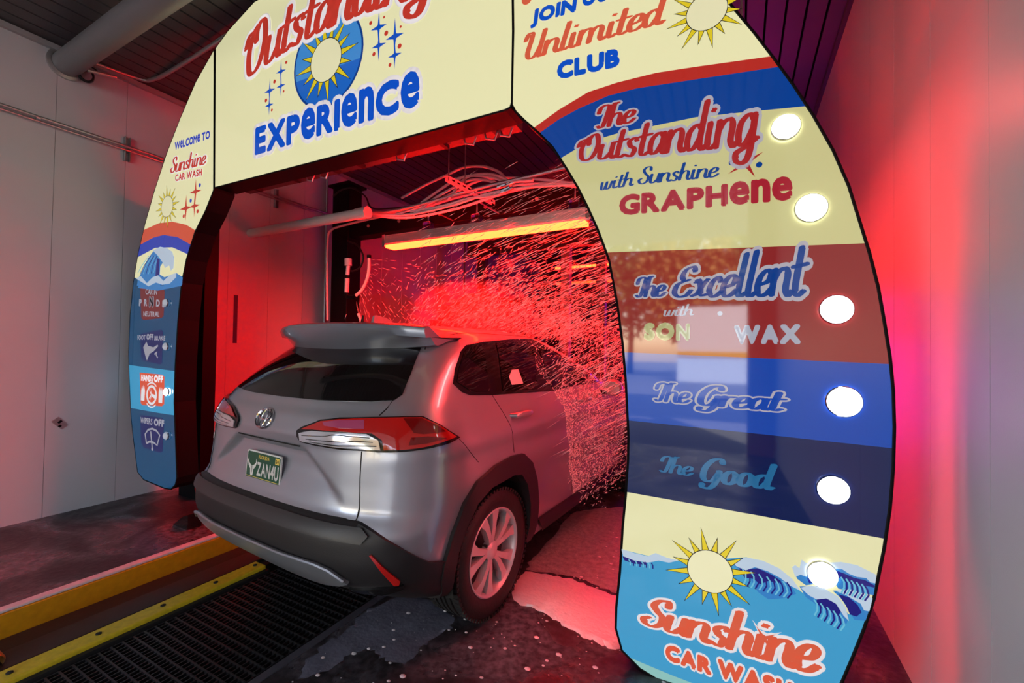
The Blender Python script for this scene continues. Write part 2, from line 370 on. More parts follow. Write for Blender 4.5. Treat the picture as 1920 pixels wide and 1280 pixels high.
# inner rear post and rear frame of the arch
MB().b2((-4.83, .30, 0), (-4.49, .42, 2.75)).build('rear_post', M['black'], arch)
MB().b2((-4.9, .17, .12), (-4.62, .3, 2.6)).build('post_spacer', M['blackm'], arch) if False else None
MB().b2((-4.9, YT+.002, 2.5), (-4.5, .30, 2.62)).build('post_bracket', M['black'], arch)
MB().b2((-4.9, YT+.002, .35), (-4.6, .30, .45)).build('post_bracket', M['black'], arch)
MB().b2((-3.9, YT+.002, 2.83), (-1.2, .34, 2.9)).build('header_return', M['darkgrey'], arch)
mb = MB()
for x in (-3.7, -3.2, -2.75, -2.5, -1.75, -1.35): mb.b2((x, .05, 2.805), (x+.03, .3, 2.829))
mb.build('header_rib', M['blackm'], arch)
mb = MB()
for i, x in enumerate((-3.0, -2.85, -2.1, -1.55, -1.4, -1.3)):
    MB().tube([(x, .2, 2.83), (x+.02, .2, 2.76), (x+.08, .2, 2.74), (x+.10, .2, 2.79)], .006, 6).build('cable_hook', M['galv'], arch)
pass
mb = MB(); mb.b2((-.15, YT+.002, 0), (.25, .25, .5)); mb.build('foot_plate', M['black'], arch)

# ---- lettering: script strokes drawn with a broad nib
def spl(pts, n=7):
    P = [V(p) for p in pts]
    if len(P) == 2: return [P[0].lerp(P[1], i/2) for i in range(3)]
    closed = (P[0]-P[-1]).length < 1e-6; out = []
    for i in range(len(P)-1):
        p0 = P[i-1] if i > 0 else (P[-2] if closed else P[0]*2-P[1]); p3 = P[i+2] if i+2 < len(P) else (P[1] if closed else P[-1]*2-P[-2])
        a, b = P[i], P[i+1]
        for k in range(n):
            t = k/n; out.append(.5*((2*a)+(b-p0)*t+(2*p0-5*a+4*b-p3)*t*t+(3*a-p0-3*b+p3)*t**3))
    out.append(P[-1]); return out
_bowl = [(.32,.42),(.18,.5),(.03,.38),(.01,.15),(.1,.01),(.22,.06),(.32,.25)]
SC = {
 'u': (.46, [[(0,.5),(0,.12),(.08,0),(.2,.03),(.33,.2)], [(.34,.5),(.34,.12),(.42,0),(.5,.06)]]),
 'n': (.48, [[(0,.5),(0,0)], [(0,.3),(.1,.45),(.24,.49),(.33,.38),(.33,.12),(.41,0),(.5,.06)]]),
 'm': (.78, [[(0,.5),(0,0)], [(0,.3),(.09,.45),(.21,.49),(.3,.38),(.3,0)], [(.3,.3),(.39,.45),(.51,.49),(.6,.38),(.6,.12),(.68,0),(.78,.06)]]),
 'a': (.47, [_bowl, [(.33,.5),(.33,.12),(.41,0),(.5,.06)]]),
 'd': (.47, [_bowl, [(.35,.95),(.33,.5),(.33,.12),(.41,0),(.5,.06)]]),
 'g': (.47, [_bowl, [(.33,.5),(.33,-.12),(.22,-.3),(.06,-.27),(.03,-.14),(.2,-.04),(.46,.1)]]),
 's': (.36, [[(.27,.42),(.17,.5),(.05,.43),(.1,.3),(.24,.18),(.18,.01),(.02,.03)]]),
 't': (.28, [[(.08,.82),(.06,.15),(.14,0),(.28,.06)], [(-.06,.5),(.26,.52)]]),
 'i': (.25, [[(.04,.5),(.04,.12),(.12,0),(.24,.06)], [(.06,.72),(.08,.74)]]),
 'h': (.48, [[(.02,.95),(0,0)], [(0,.3),(.1,.45),(.24,.49),(.33,.38),(.33,.12),(.41,0),(.5,.06)]]),
 'e': (.38, [[(.03,.22),(.24,.28),(.3,.42),(.18,.5),(.04,.38),(.01,.16),(.1,.01),(.24,.02),(.38,.14)]]),
 'c': (.36, [[(.29,.38),(.19,.5),(.05,.38),(.01,.16),(.12,0),(.24,.02),(.36,.12)]]),
 'o': (.42, [[(.17,.5),(.03,.37),(.03,.12),(.17,0),(.31,.12),(.31,.37),(.17,.5)], [(.28,.42),(.42,.4)]]),
 'l': (.24, [[(.08,.95),(.04,.12),(.12,0),(.24,.06)]]),
 'r': (.32, [[(0,.5),(0,0)], [(0,.32),(.1,.46),(.26,.48)]]),
 'x': (.42, [[(0,.44),(.08,.5),(.17,.3),(.24,.05),(.4,.05)], [(.34,.48),(.24,.36),(.12,.1),(-.02,.02)]]),
 'w': (.6, [[(0,.5),(.02,.12),(.1,0),(.2,.08),(.26,.5)], [(.26,.4),(.27,.12),(.35,0),(.46,.08),(.52,.5)]]),
 'O': (.62, [[(.3,.95),(.1,.85),(.0,.5),(.08,.12),(.24,0),(.42,.12),(.5,.5),(.42,.85),(.28,.95),(.18,.8),(.2,.6)], [(.1,.85),(-.08,.82),(-.14,.62)]]),
 'T': (.42, [[(-.06,.62),(-.02,.84),(.14,.93),(.34,.88),(.58,.95)], [(.3,.9),(.24,.15),(.14,0),(.02,.06)]]),
 'U': (.62, [[(-.1,.7),(-.04,.92),(.08,.92),(.1,.7),(.08,.2),(.2,0),(.36,.08),(.46,.4)], [(.48,.95),(.46,.12),(.54,0),(.64,.08)]]),
 'E': (.56, [[(.5,.8),(.4,.95),(.2,.9),(.14,.7),(.24,.55),(.36,.55)], [(.24,.55),(.04,.42),(.02,.15),(.18,0),(.38,.04),(.5,.2)]]),
 'G': (.62, [[(.5,.78),(.4,.95),(.2,.9),(.04,.6),(.04,.2),(.18,.02),(.36,.08),(.46,.35)], [(.47,.48),(.45,-.02),(.32,-.26),(.12,-.24),(.08,-.1)]]),
 'S': (.5, [[(.42,.74),(.36,.93),(.18,.93),(.08,.76),(.2,.56),(.36,.38),(.36,.14),(.2,0),(.02,.06),(-.04,.22),(.06,.3)]]),
 'W': (.8, [[(0,.95),(.04,0)], [(.04,0),(.3,.95)], [(.3,.95),(.34,0)], [(.34,0),(.62,.95)]]),
 ' ': (.3, []),
}
def script_strokes(text, slant=.22, wt=.15, track=0):
    x = 0; out = []
    for ch in text:
        adv, st = SC[ch]
        for s_ in st: out.append([V((p.x+x+p.y*slant, p.y)) for p in spl(s_)])
        x += adv+track+.02
    return out, x
def stroke_shapes(strokes, wt=.15, thin=.40, grow=0, nib=10):
    """sweep an upright nib ellipse along every stroke -> list of (verts, faces) in em space"""
    vs = []; fs = []
    for s_ in strokes:
        prev = None
        for i, p in enumerate(s_):
            a, b = s_[max(i-1, 0)], s_[min(i+1, len(s_)-1)]; t = b-a
            t = t.normalized() if t.length > 1e-9 else V((1, 0))
            nrm = V((-t.y, t.x))
            # support radius of an ellipse nib: wide across x, thin across y
            ra, rb = wt/2+grow, wt/2*thin+grow
            r = math.sqrt((nrm.x*ra)**2+(nrm.y*rb)**2)
            n0 = len(vs); vs += [p+nrm*r, p-nrm*r]
            if prev is not None: fs.append((prev, prev+1, n0+1, n0))
            prev = n0
        for p in (s_[0], s_[-1]):
            n0 = len(vs); vs += [p+V(((wt/2*.85+grow)*math.cos(2*pi*k/nib), (wt/2*thin+grow)*math.sin(2*pi*k/nib))) for k in range(nib)]
            fs.append(tuple(range(n0, n0+nib)))
        if grow:
            for p in s_:
                n0 = len(vs); vs += [p+V(((wt/2*.8+grow)*math.cos(2*pi*k/nib), (wt/2*thin+grow)*math.sin(2*pi*k/nib))) for k in range(nib)]
                fs.append(tuple(range(n0, n0+nib)))
    return vs, fs
# block letters: Blender's own built-in typeface made heavy by stamping its outline
_gc = {}
def glyph(ch):
    if ch in _gc: return _gc[ch]
    cu = bpy.data.curves.new('g', 'FONT'); cu.body = ch; cu.size = 1; cu.resolution_u = 3; cu.fill_mode = 'FRONT'
    o = bpy.data.objects.new('g', cu); COL.objects.link(o)
    dg = bpy.context.evaluated_depsgraph_get(); me = o.evaluated_get(dg).to_mesh()
    v = [V((q.co.x, q.co.y)) for q in me.vertices]; f = [tuple(p.vertices) for p in me.polygons]
    ec = {}
    for p in f:
        for i in range(len(p)):
            k = tuple(sorted((p[i], p[(i+1) % len(p)]))); ec[k] = ec.get(k, 0)+1
    be = [k for k, c in ec.items() if c == 1]
    o.evaluated_get(dg).to_mesh_clear(); bpy.data.objects.remove(o); bpy.data.curves.remove(cu)
    x0 = min([q.x for q in v] or [0]); x1 = max([q.x for q in v] or [.3])
    _gc[ch] = (v, f, be, x0, x1); return _gc[ch]
def block_shapes(text, heavy=.05, grow=0, gap=.05, funky=False, cond=1.0, slant=0):
    """cap height normalised to 1; returns verts, faces, width"""
    vs = []; fs = []; x = 0
    for i, ch in enumerate(text):
        if ch == ' ': x += .42*cond; continue
        v, f, be, x0, x1 = glyph(ch)
        y0 = min(q.y for q in v); y1 = max(q.y for q in v)
        cap = .729; sy = 1/cap
        if ch.islower() or y1-y0 < cap*.9: sy = 1.0/(y1-y0); oy = y0
        else: oy = 0
        sx = sy*cond if not ch.islower() else 1/cap*1.12*cond
        if funky: sx *= (1.0, .96, 1.03)[i % 3]
        P = [V(((q.x-x0)*sx+x+heavy, (q.y-oy)*sy)) for q in v]
        # pull in vertically so that the heavy rim stays inside the cap height
        P = [V((q.x, heavy+q.y*(1-2*heavy))) for q in P]
        r = heavy+grow
        n0 = len(vs); vs += P; fs += [tuple(k+n0 for k in t) for t in f]
        if r > 0:
            for a, b in be:
                pa, pb = P[a], P[b]; d = pb-pa
                if d.length < 1e-7: continue
                nn = V((-d.y, d.x)).normalized()*r
                n0 = len(vs); vs += [pa+nn, pa-nn, pb-nn, pb+nn]; fs.append((n0, n0+1, n0+2, n0+3))
                n0 = len(vs); vs += [pa+V((math.cos(2*pi*k/8), math.sin(2*pi*k/8)))*r for k in range(8)]; fs.append(tuple(range(n0, n0+8)))
        x += (x1-x0)*sx+2*heavy+gap
    vs = [V((q.x+q.y*slant, q.y)) for q in vs]
    return vs, fs, x-gap
def put(name, shapes, W, bl, br, h, m, parent, y, h1=None, mapper=A, arc=None, back=None):
    """bl/br = picture points of baseline ends, h = cap height in the face (metres)"""
    a = V(mapper(*bl)); b = V(mapper(*br)); ex = (b-a)/W; nx = ex.normalized(); ny = V((0, 1)) if True else V((-nx.y, nx.x))
    h1 = h1 or h
    def f(q):
        t = q.x/W; p = a+ex*q.x
        if arc: p = p+V((0, 1))*arc*4*t*(1-t)
        return (p.x, y, p.y+q.y*(h+(h1-h)*t))
    vs, fs = shapes
    return MB().add([f(q) for q in vs], fs).build(name, m, parent)
def hgt(p, q): return abs(A(*p)[1]-A(*q)[1])
Y1, Y2, Y3, Y4 = FY-.0012, FY-.0022, FY-.0032, FY-.0042
def script(text, bl, br, top, m, parent, y=Y3, wt=.17, outl=None, og=.07, y_out=Y2, slant=.22, h1=None, arc=None):
    st, W = script_strokes(text, slant); h = hgt(bl, top)/.95
    o = put('script_lettering', stroke_shapes(st, wt), W, bl, br, h, m, parent, y, h1, arc=arc)
    if outl: put('lettering_outline', stroke_shapes(st, wt, grow=og), W, bl, br, h, outl, parent, y_out, h1, arc=arc)
    return o
def block(text, bl, br, top, m, parent, y=Y3, heavy=.06, outl=None, og=.07, y_out=Y2, cond=1.0, slant=0, h1=None, arc=None, gap=.05, funky=True):
    vs, fs, W = block_shapes(text, heavy, 0, gap, funky, cond, slant); h = hgt(bl, top)
    o = put('block_lettering', (vs, fs), W, bl, br, h, m, parent, y, h1, arc=arc)
    if outl:
        vs, fs, W2 = block_shapes(text, heavy, og, gap, funky, cond, slant); put('lettering_outline', (vs, fs), W, bl, br, h, outl, parent, y_out, h1, arc=arc)
    return o
def star(c, r, m, parent, y=Y2, rot=0, ry=None, name='sparkle'):
    cx, cz = A(*c); ry = ry or r; pts = []
    for k in range(4):
        for (rad, da) in ((1, 0), (.34, .30), (.2, pi/4), (.34, pi/2-.30)):
            a = rot+pi/2+k*pi/2+da; pts.append((cx+r*rad*math.cos(a), cz+ry*rad*math.sin(a)))
    return plate(name, pts, m, parent, y)
def disc(c, r, m, parent, y=Y2, name='dot', n=20, rz=None):
    cx, cz = c if isinstance(c[0], float) and abs(c[0]) < 10 else A(*c)
    rz = rz or r
    return plate(name, [(cx+r*math.cos(2*pi*k/n), cz+rz*math.sin(2*pi*k/n)) for k in range(n)], m, parent, y)
def sun(c, r, parent, y=Y2, rot=0):
    """plain sunburst: pointed rays around a pale disc"""
    cx, cz = A(*c); n = 16; mb = MB(); mo = MB()
    for k in range(n):
        a = rot+2*pi*k/n; R = r*(1.0 if k % 2 == 0 else .82); b = .165
        P = lambda rad, ang: (cx+rad*math.cos(ang), cz+rad*math.sin(ang))
        p = [P(r*.45, a-b), P(r*.45, a+b), P(R, a)]; po = [P(r*.44, a-b-.05), P(r*.44, a+b+.05), P(R+r*.06, a)]
        mb.add([(q[0], y-.0006, q[1]) for q in p], [(0, 1, 2)]); mo.add([(q[0], y-.0002, q[1]) for q in po], [(0, 1, 2)])
    mo.build('ray_outline', S['ink'], parent); mb.build('sun_rays', S['yellow'], parent)
    disc((cx, cz), r*.52, S['ink'], parent, y-.001, 'disc_outline', 36); disc((cx, cz), r*.50, S['pale'], parent, y-.0014, 'sun_disc', 36)

# header print
disc((616,113), hgt((616,26),(616,200))/2*1.03, S['tblued'], hdr, Y1+.0004, 'disc_rim', 48)
dr = hgt((616,26),(616,200))/2*.98
cx, cz = A(616,113)
paint(hdr, [(cx+dr*math.cos(2*pi*k/48), cz+dr*math.sin(2*pi*k/48)) for k in range(48)], [('sky_disc', None, S['sky2']), ('sky_disc_low', [(cx-1, cz-.08), (cx+1, cz-.08), (cx+1, cz-1), (cx-1, cz-1)], S['sky3'])], Y1)
sun((614,115), hgt((616,36),(616,192))/2*1.0, hdr, Y1-.0004, .1)
script('Outstanding', (464,150), (812,-8), (464,66), S['tred'], hdr, wt=.175, outl=S['outline'], og=.075, arc=.10)
block('EXPeRIeNCe'.replace('N', 'n'), (481,293), (789,201), (481,239), S['tblue'], hdr, heavy=.07, outl=S['outline'], og=.13, h1=hgt((778,205),(778,135)), gap=.06)
for c in ((713,54,1.1),(743,71,1.2),(713,88,1),(743,106,.9),(530,136,.9),(530,163,.8),(509,172,1),(508,199,.8)):
    star(c[:2], .062*c[2], S['tblue'], hdr, Y2, ry=.1*c[2])
for c in ((698,46,1),(727,65,1.2),(752,89,1.2),(704,104,1),(734,124,.9),(723,35,.6),(540,119,.9),(518,155,1.1),(502,190,1.1),(513,208,.8),(535,173,.7),(754,53,.6)):
    disc(c[:2], .0135*c[2], S['tred'], hdr, Y2)
# guide panel print
block('WeLCOMe TO', (331,283), (397,261), (330,268), S['lblue'], lft, heavy=.06, gap=.05)
script('Sunshine', (324,325), (389,308), (326,298), S['tred'], lft, wt=.17, outl=S['outline'], og=.06)
block('CAR WASH', (332,341), (382,330), (332,328), S['tred'], lft, heavy=.05, outl=S['outline'], og=.10)
sun((317,388), hgt((317,348),(317,425))/2, lft, Y2, .1)
for c in ((370,360,1),(368,387,.9),(352,391,1.05)): star(c[:2], .09*c[2], S['tred'], lft, Y2, ry=.11*c[2])
for c, mm in (((378,348), 'lblue'), ((361,377), 'lblue'), ((348,406), 'tred'), ((374,397), 'tred')): disc(c, .017, S[mm], lft, Y2)
def shape(name, pts, m, parent, y):
    """printed shape trimmed to the menu panel's outline"""
    poly = ccw(AP(pts))
    if parent is not rgt: return plate(name, poly, m, parent, y)
    o = ccw(Rp); ov, oe, of, a, b, orig = delaunay_2d_cdt([V(q) for q in o]+[V(q) for q in poly], [], [list(range(len(o))), list(range(len(o), len(o)+len(poly)))], 0, 1e-6)
    fs = [tuple(f) for f, og in zip(of, orig) if 0 in og and 1 in og]; used = sorted({i for f in fs for i in f}); ix = {k: i for i, k in enumerate(used)}
    return MB().add([(ov[k].x, y, ov[k].y) for k in used], [tuple(ix[i] for i in f) for f in fs]).build(name, m, parent)
# curling wave below the little sun
shape('wave_back', [(262,524),(270,508),(281,485),(292,470),(304,464),(316,467),(326,472),(330,484),(328,504),(322,490),(312,488),(304,500),(303,515),(312,520),(334,512),(346,520),(345,534),(260,536)], S['wmid'], lft, Y2)
shape('wave_foam', [(290,470),(304,463),(318,466),(327,473),(330,486),(329,503),(324,508),(321,498),(313,503),(309,493),(300,480)], S['foam'], lft, Y3)
shape('wave_foam', [(258,522),(268,518),(279,531),(290,520),(300,516),(310,527),(322,516),(334,512),(334,520),(322,532),(308,534),(296,530),(282,537),(268,528)], S['foam'], lft, Y3)
shape('wave_shadow', [(298,484),(303,487),(302,516),(295,518)], S['wnavy'], lft, Y3)
shape('wave_shadow', [(268,522),(280,534),(292,531),(306,536),(322,533),(336,520),(345,522),(344,536),(300,545),(262,540)], S['wmid'], lft, Y2-.0003)
def rline(pts, wd, m, parent, y, name='icon_line'):
    P = [V(A(*p)) for p in pts]; vs = []; fs = []
    for i, p in enumerate(P):
        t = (P[min(i+1, len(P)-1)]-P[max(i-1, 0)]).normalized(); nn = V((-t.y, t.x))*wd
        vs += [p+nn, p-nn]
        if i: fs.append((2*i-2, 2*i-1, 2*i+1, 2*i))
    return MB().add([(q.x, y, q.y) for q in vs], fs).build(name, m, parent)
for i in range(7):
    rline([(262+i*5, 515-abs(3-i)), (270+i*4, 498), (283+i*3, 480)][:3], .004, S['wnavy'] if i % 2 else S['wcyan'], lft, Y3+.0003, 'wave_line')
shape('gear_badge', [(266,538),(308,540),(312,546),(310,592),(306,596),(272,600),(268,596)], S['badger'], lft, Y1)
block('CAR IN', (276,552), (298,553), (276,541.5), S['bwhite'], lft, Y2, heavy=.03, cond=.8, funky=False)
for ch, x0, x1, y, mm in (('P',264,269,574,'bwhite'),('R',273.5,279,574,'bwhite'),('N',283,291,575,'ink'),('D',296,303,575,'bwhite'),('L',307.5,312,576,'bwhite')):
    block(ch, (x0,y), (x1,y), (x0,y-(14 if ch != 'N' else 19)), S[mm], lft, Y2-.0005, heavy=.07, funky=False, outl=S['bwhite'] if ch == 'N' else None, og=.08, y_out=Y2)
block('NeUTRAL'.upper(), (272,593), (302,594), (272,583), S['bwhite'], lft, Y2, heavy=.04, cond=.8, funky=False)
shape('brake_badge', [(266,626),(305,618),(309,622),(307,680),(304,683),(272,676),(268,670)], S['badgeb'], lft, Y1)
block('FOOT', (261,637), (276,637), (261,627.5), S['bwhite'], lft, Y2, heavy=.03, funky=False, cond=.8)
block('OFF', (278,637), (291,637.5), (278,625), S['bwhite'], lft, Y2, heavy=.07, funky=False, cond=.8)
block('BRAKe'.upper(), (293,638), (313,638), (293,629), S['bwhite'], lft, Y2, heavy=.03, funky=False, cond=.8)
shape('foot_icon', [(272,651),(278,640),(281,648),(291,651),(299,646),(300,649),(292,658),(284,663),(279,676),(277,671)], S['bwhite'], lft, Y2)
rline([(293,664),(298,660),(296,664),(299,671)], .008, S['bwhite'], lft, Y2)
shape('hands_badge', [(265,698),(308,702),(311.5,706),(311,757),(307,761),(270,759),(267,755)], S['badgeo'], lft, Y1)
block('HANDS', (268,713.5), (290,716), (268,701), S['bwhitel'], lft, Y2, heavy=.05, funky=False, cond=.8)
block('OFF', (292,716), (309,717), (292,702), S['bwhitel'], lft, Y2, heavy=.09, funky=False, cond=.8)
c0 = A(287.5, 740)
def ring(c, r, wd, m, parent, y, a0=0, a1=2*pi, name='icon_ring', rz=1.0):
    n = 24; P = []
    for k in range(n+1):
        a = a0+(a1-a0)*k/n; P += [((c[0]+(r+wd)*math.cos(a)), y, c[1]+(r+wd)*rz*math.sin(a)), ((c[0]+(r-wd)*math.cos(a)), y, c[1]+(r-wd)*rz*math.sin(a))]
    return MB().add(P, [(2*i, 2*i+1, 2*i+3, 2*i+2) for i in range(n)]).build(name, m, parent)
ring(c0, .078, .011, S['bwhitel'], lft, Y2); ring(c0, .11, .006, S['bwhitel'], lft, Y2, .8, 2.3); ring(c0, .11, .006, S['bwhitel'], lft, Y2, .8+pi, 2.3+pi)
for a in (pi/2+.5, -pi/6+.3, 7*pi/6+.4): plate('icon_spoke', [(c0[0]+.07*math.cos(a-.25), c0[1]+.07*math.sin(a-.25)), (c0[0]+.07*math.cos(a+.25), c0[1]+.07*math.sin(a+.25)), (c0[0], c0[1]+.012), (c0[0], c0[1]-.012)], S['bwhitel'], lft, Y2-.0002)
for sx in (-1, 1):
    hx, hz = c0[0]+sx*.15, c0[1]
    plate('icon_hand', [(hx-.03, hz-.06), (hx+.03, hz-.06), (hx+.034, hz+.03), (hx+.022, hz+.075), (hx+.012, hz+.04), (hx+.004, hz+.085), (hx-.006, hz+.042), (hx-.014, hz+.08), (hx-.03, hz+.03)], S['bwhitel'], lft, Y2)
shape('wiper_badge', [(266,777),(307,783),(311,788),(308,845),(304,848),(272,838),(268,830)], S['badgeb'], lft, Y1)
block('WIPERS', (266.5,792), (289,796), (266.5,780), S['bwhite'], lft, Y2, heavy=.03, funky=False, cond=.8)
block('OFF', (292,797), (311,800), (292,783), S['bwhite'], lft, Y2, heavy=.08, funky=False, cond=.8)
rline([(278,830),(275.5,813),(281,805),(289,803),(297,807),(303,815),(298,834),(292,829),(284,827),(278,830)], .009, S['bwhite'], lft, Y2)
rline([(286,808),(289,840)], .009, S['bwhite'], lft, Y2-.0002); disc((289,841), .016, S['bwhite'], lft, Y2-.0003)
# menu panel print
block('JOIN', (997,50), (1081,26), (997,22), S['tblue'], rgt, heavy=.08, slant=.12, funky=True)
block('OUR', (1092,18), (1165,-2), (1092,-14), S['tblue'], rgt, heavy=.08, slant=.12, funky=True)
disc((990,2), .03, S['torange'], rgt, Y3, 'red_letter_end')
script('Unlimited', (984,116), (1243,47), (984,70), S['torange'], rgt, wt=.17)
block('CLUB', (1046,153), (1163,128), (1046,118), S['tblue'], rgt, heavy=.09)
sun((1325,26), hgt((1325,-42),(1325,88))/2*1.05, rgt, Y2, .15)
script('The', (1120,243), (1190,231), (1120,203), S['tdred'], rgt, wt=.19, outl=S['outline2'], og=.07)
script('Outstanding', (1086,304), (1420,272), (1086,264), S['tdred'], rgt, wt=.165, outl=S['outline2'], og=.075, h1=.26)
script('with', (1127,358), (1188,349), (1127,333), S['tblued'], rgt, wt=.15)
script('Sunshine', (1199,347), (1346,333), (1199,317), S['tblued'], rgt, wt=.15)
star((1397.5,308), .075, S['tdred'], rgt, Y2, rot=.5)
for c, mm in (((1372,307), 'tblued'), ((1423,311), 'tblued'), ((1403,289), 'tdred')): disc(c, .012, S[mm], rgt, Y2)
block('GRAPHene', (1162,406), (1485,377), (1162,366), S['tmag'], rgt, heavy=.075, h1=hgt((1480,380),(1480,334)))
script('The', (1193,557), (1247,555), (1193,521), S['tblued'], rgt, wt=.2, outl=S['outline2'], og=.08)
script('Excellent', (1262,557), (1506,553), (1262,511), S['tblued'], rgt, wt=.175, outl=S['outline2'], og=.08, h1=.235)
script('with', (1245,593), (1300,591), (1245,573), S['tgrey'], rgt, wt=.13)
disc((1350,588), .01, S['tgrey'], rgt, Y2)
block('SO', (1208,638), (1265,638), (1208,604), S['tcream'], rgt, heavy=.1)
block('n'.upper(), (1268,639), (1294,639), (1268,605), S['tcream'], rgt, heavy=.1)
block('WAX', (1376,645), (1500,645), (1376,608), S['tgrey'], rgt, heavy=.1)
script('The', (1228,750), (1292,755), (1228,716), S['blue'], rgt, wt=.17, outl=S['outline2'], og=.07)
script('Great', (1308,758), (1464,769), (1308,722), S['blue'], rgt, wt=.2, outl=S['outline2'], og=.07)
script('The', (1238,882), (1298,890), (1238,852), S['tgood'], rgt, wt=.17)
script('Good', (1313,899), (1446,915), (1313,856), S['tgood'], rgt, wt=.2)
# sea with curling waves
def wave(pts_foam, pts_body, pts_dark):
    shape('wave_body', pts_body, S['wmid'], rgt, Y1)
    shape('wave_shadow', pts_dark, S['wnavy'], rgt, Y1-.0005)
    shape('wave_foam', pts_foam, S['foam'], rgt, Y1-.001)
wave([(1372,1048),(1400,1042),(1430,1048),(1460,1062),(1485,1082),(1500,1104),(1480,1094),(1462,1080),(1440,1068),(1415,1060),(1398,1066),(1380,1058)],
     [(1370,1052),(1400,1045),(1440,1056),(1475,1080),(1492,1110),(1470,1118),(1440,1120),(1420,1106),(1405,1080)],
     [(1385,1062),(1400,1064),(1420,1062),(1446,1074),(1464,1086),(1460,1090),(1440,1086),(1425,1092),(1412,1082),(1396,1080)])
wave([(1500,1098),(1520,1094),(1545,1100),(1570,1115),(1584,1135),(1590,1160),(1580,1150),(1566,1128),(1548,1118),(1530,1120),(1515,1112)],
     [(1498,1096),(1530,1096),(1570,1115),(1590,1150),(1586,1165),(1560,1158),(1530,1130),(1510,1116)],
     [(1530,1118),(1548,1116),(1566,1126),(1576,1142),(1570,1150),(1556,1138),(1540,1136),(1530,1128)])
wave([(1548,1052),(1575,1050),(1605,1056),(1641,1074),(1639,1090),(1630,1088),(1622,1080),(1605,1078),(1590,1072),(1578,1064),(1560,1062)],
     [(1550,1056),(1580,1052),(1641,1075),(1636,1112),(1600,1106),(1570,1100),(1560,1080)],
     [(1566,1066),(1582,1072),(1600,1080),(1620,1084),(1638,1094),(1637,1098),(1610,1092),(1590,1088),(1572,1080)])
wave([(1565,1104),(1590,1100),(1615,1108),(1634,1118),(1628,1142),(1618,1140),(1612,1128),(1598,1120),(1585,1112)],
     [(1560,1104),(1600,1102),(1634,1120),(1624,1160),(1600,1158),(1590,1140),(1575,1118)],
     [(1570,1110),(1590,1116),(1606,1130),(1614,1144),(1604,1152),(1592,1148),(1584,1130)])
wave([(1484,1060),(1490,1056),(1498,1062),(1502,1046),(1510,1052),(1530,1056),(1530,1066),(1512,1078),(1500,1074),(1490,1078)],
     [(1488,1070),(1530,1060),(1536,1090),(1510,1094),(1494,1082)],
     [(1512,1080),(1530,1070),(1534,1088),(1516,1090)])
shape('wave_foam', [(1166,1026),(1190,1034),(1215,1040),(1230,1034),(1250,1042),(1272,1048),(1255,1052),(1236,1048),(1216,1052),(1190,1048),(1170,1040)], S['foam'], rgt, Y1-.001)
shape('wave_shadow', [(1168,1040),(1190,1046),(1214,1052),(1212,1056),(1190,1054),(1172,1048)], S['wnavy'], rgt, Y1-.0006)
for x0, y0, n, dx, dy in ((1392,1064,12,7.5,2.2), (1525,1120,9,6,3.5), (1575,1078,10,4.8,1.6), (1180,1046,8,6,.9)):
    for i in range(n):
        x, y = x0+i*dx, y0+i*dy
        rline([(x, y), (x+6, y+9), (x+6+i*.3, y+20), (x+1, y+30)] if n > 8 else [(x, y), (x+3, y+5), (x+3, y+11)], .0028, S['wnavy'] if i % 2 else S['wcyan'], rgt, Y1-.0013, 'wave_line')
sun((1331,1068), hgt((1331,994),(1331,1148))/2, rgt, Y2, .2)
script('Sunshine', (1208,1166), (1530,1258), (1208,1118), S['torange'], rgt, wt=.19, outl=S['outline'], og=.07, h1=.205)
star((1432,1192), .05, S['torange'], rgt, Y4, rot=.6, name='sparkle'); star((1432,1192), .075, S['outline'], rgt, Y3+.0004, rot=.6, name='sparkle_outline')
block('CAR', (1248,1232), (1334,1262), (1248,1200), S['torange'], rgt, heavy=.10, outl=S['outline'], og=.12)
block('WASH', (1346,1264), (1486,1312), (1346,1228), S['torange'], rgt, heavy=.10, outl=S['outline'], og=.12)
# round marker lights
def button(c, r, lit, parent, ringm):
    x, z = A(*c); e = MB()
    e.lathe([(0, r*1.12), (.006, r*1.12), (.011, r*1.04), (.006, r*.97)], (x, FY-.0055, z), (0, -1, 0), 40)
    o = e.build('marker_light', ringm, parent, smooth=True)
    d = MB(); d.lathe([(.004, r*.98), (.014, r*.93), (.022, r*.7), (.027, r*.35), (.029, 0.0005)], (x, FY-.0055, z), (0, -1, 0), 40)
    d.build('light_dome', M['btn'] if lit else M['btn_faint'], o, smooth=True)
for i, c in enumerate([(1472,243),(1519,393),(1566,581),(1580,752),(1560,915),(1540,1072)]):
    button(c, (.0485, .052, .052, .054, .05, .047)[i], True, rgt, M['ring'])
for c, l in (((316.5,568), 0), ((316.5,649.5), 0), ((318,734), 1), ((317.5,816), 0)): button(c, .033, l, lft, M['ring'])
# ------------------------------------------------------------------ the car (a = to its right, b = forward from rear axle, z up)
CY = math.radians(-4); CORG = V((-2.081, 2.179, 0))
car = empty('car', CORG, CY)
tag(car, 'silver crossover car driving into the wash under the lit arch', 'car')
_ci = Matrix.Rotation(-CY, 3, 'Z')
def cray(u, v): return _ci @ (CAM-CORG), (_ci @ ray(u, v)).normalized()
M['paint'] = mat('silver_paint', (.34, .355, .41), .3, .5, coat=.7, noise=(6, .03))
M['clad'] = mat('black_cladding', (.016, .015, .017), .5, bump=(300, .08))
M['glass'] = mat('tinted_glass', (.006, .006, .007), .03, spec=.6)
M['gloss'] = mat('gloss_black_trim', (.008, .008, .009), .12)
M['chrome'] = mat('chrome', (.75, .76, .78), .08, 1)
M['lampred'] = mat('lamp_red_lens', (.5, .012, .010), .06, coat=1, emit=(1, .02, .01), es=.0)
M['lampclear'] = mat('lamp_clear_lens', (.62, .63, .68), .12, .5, coat=1)
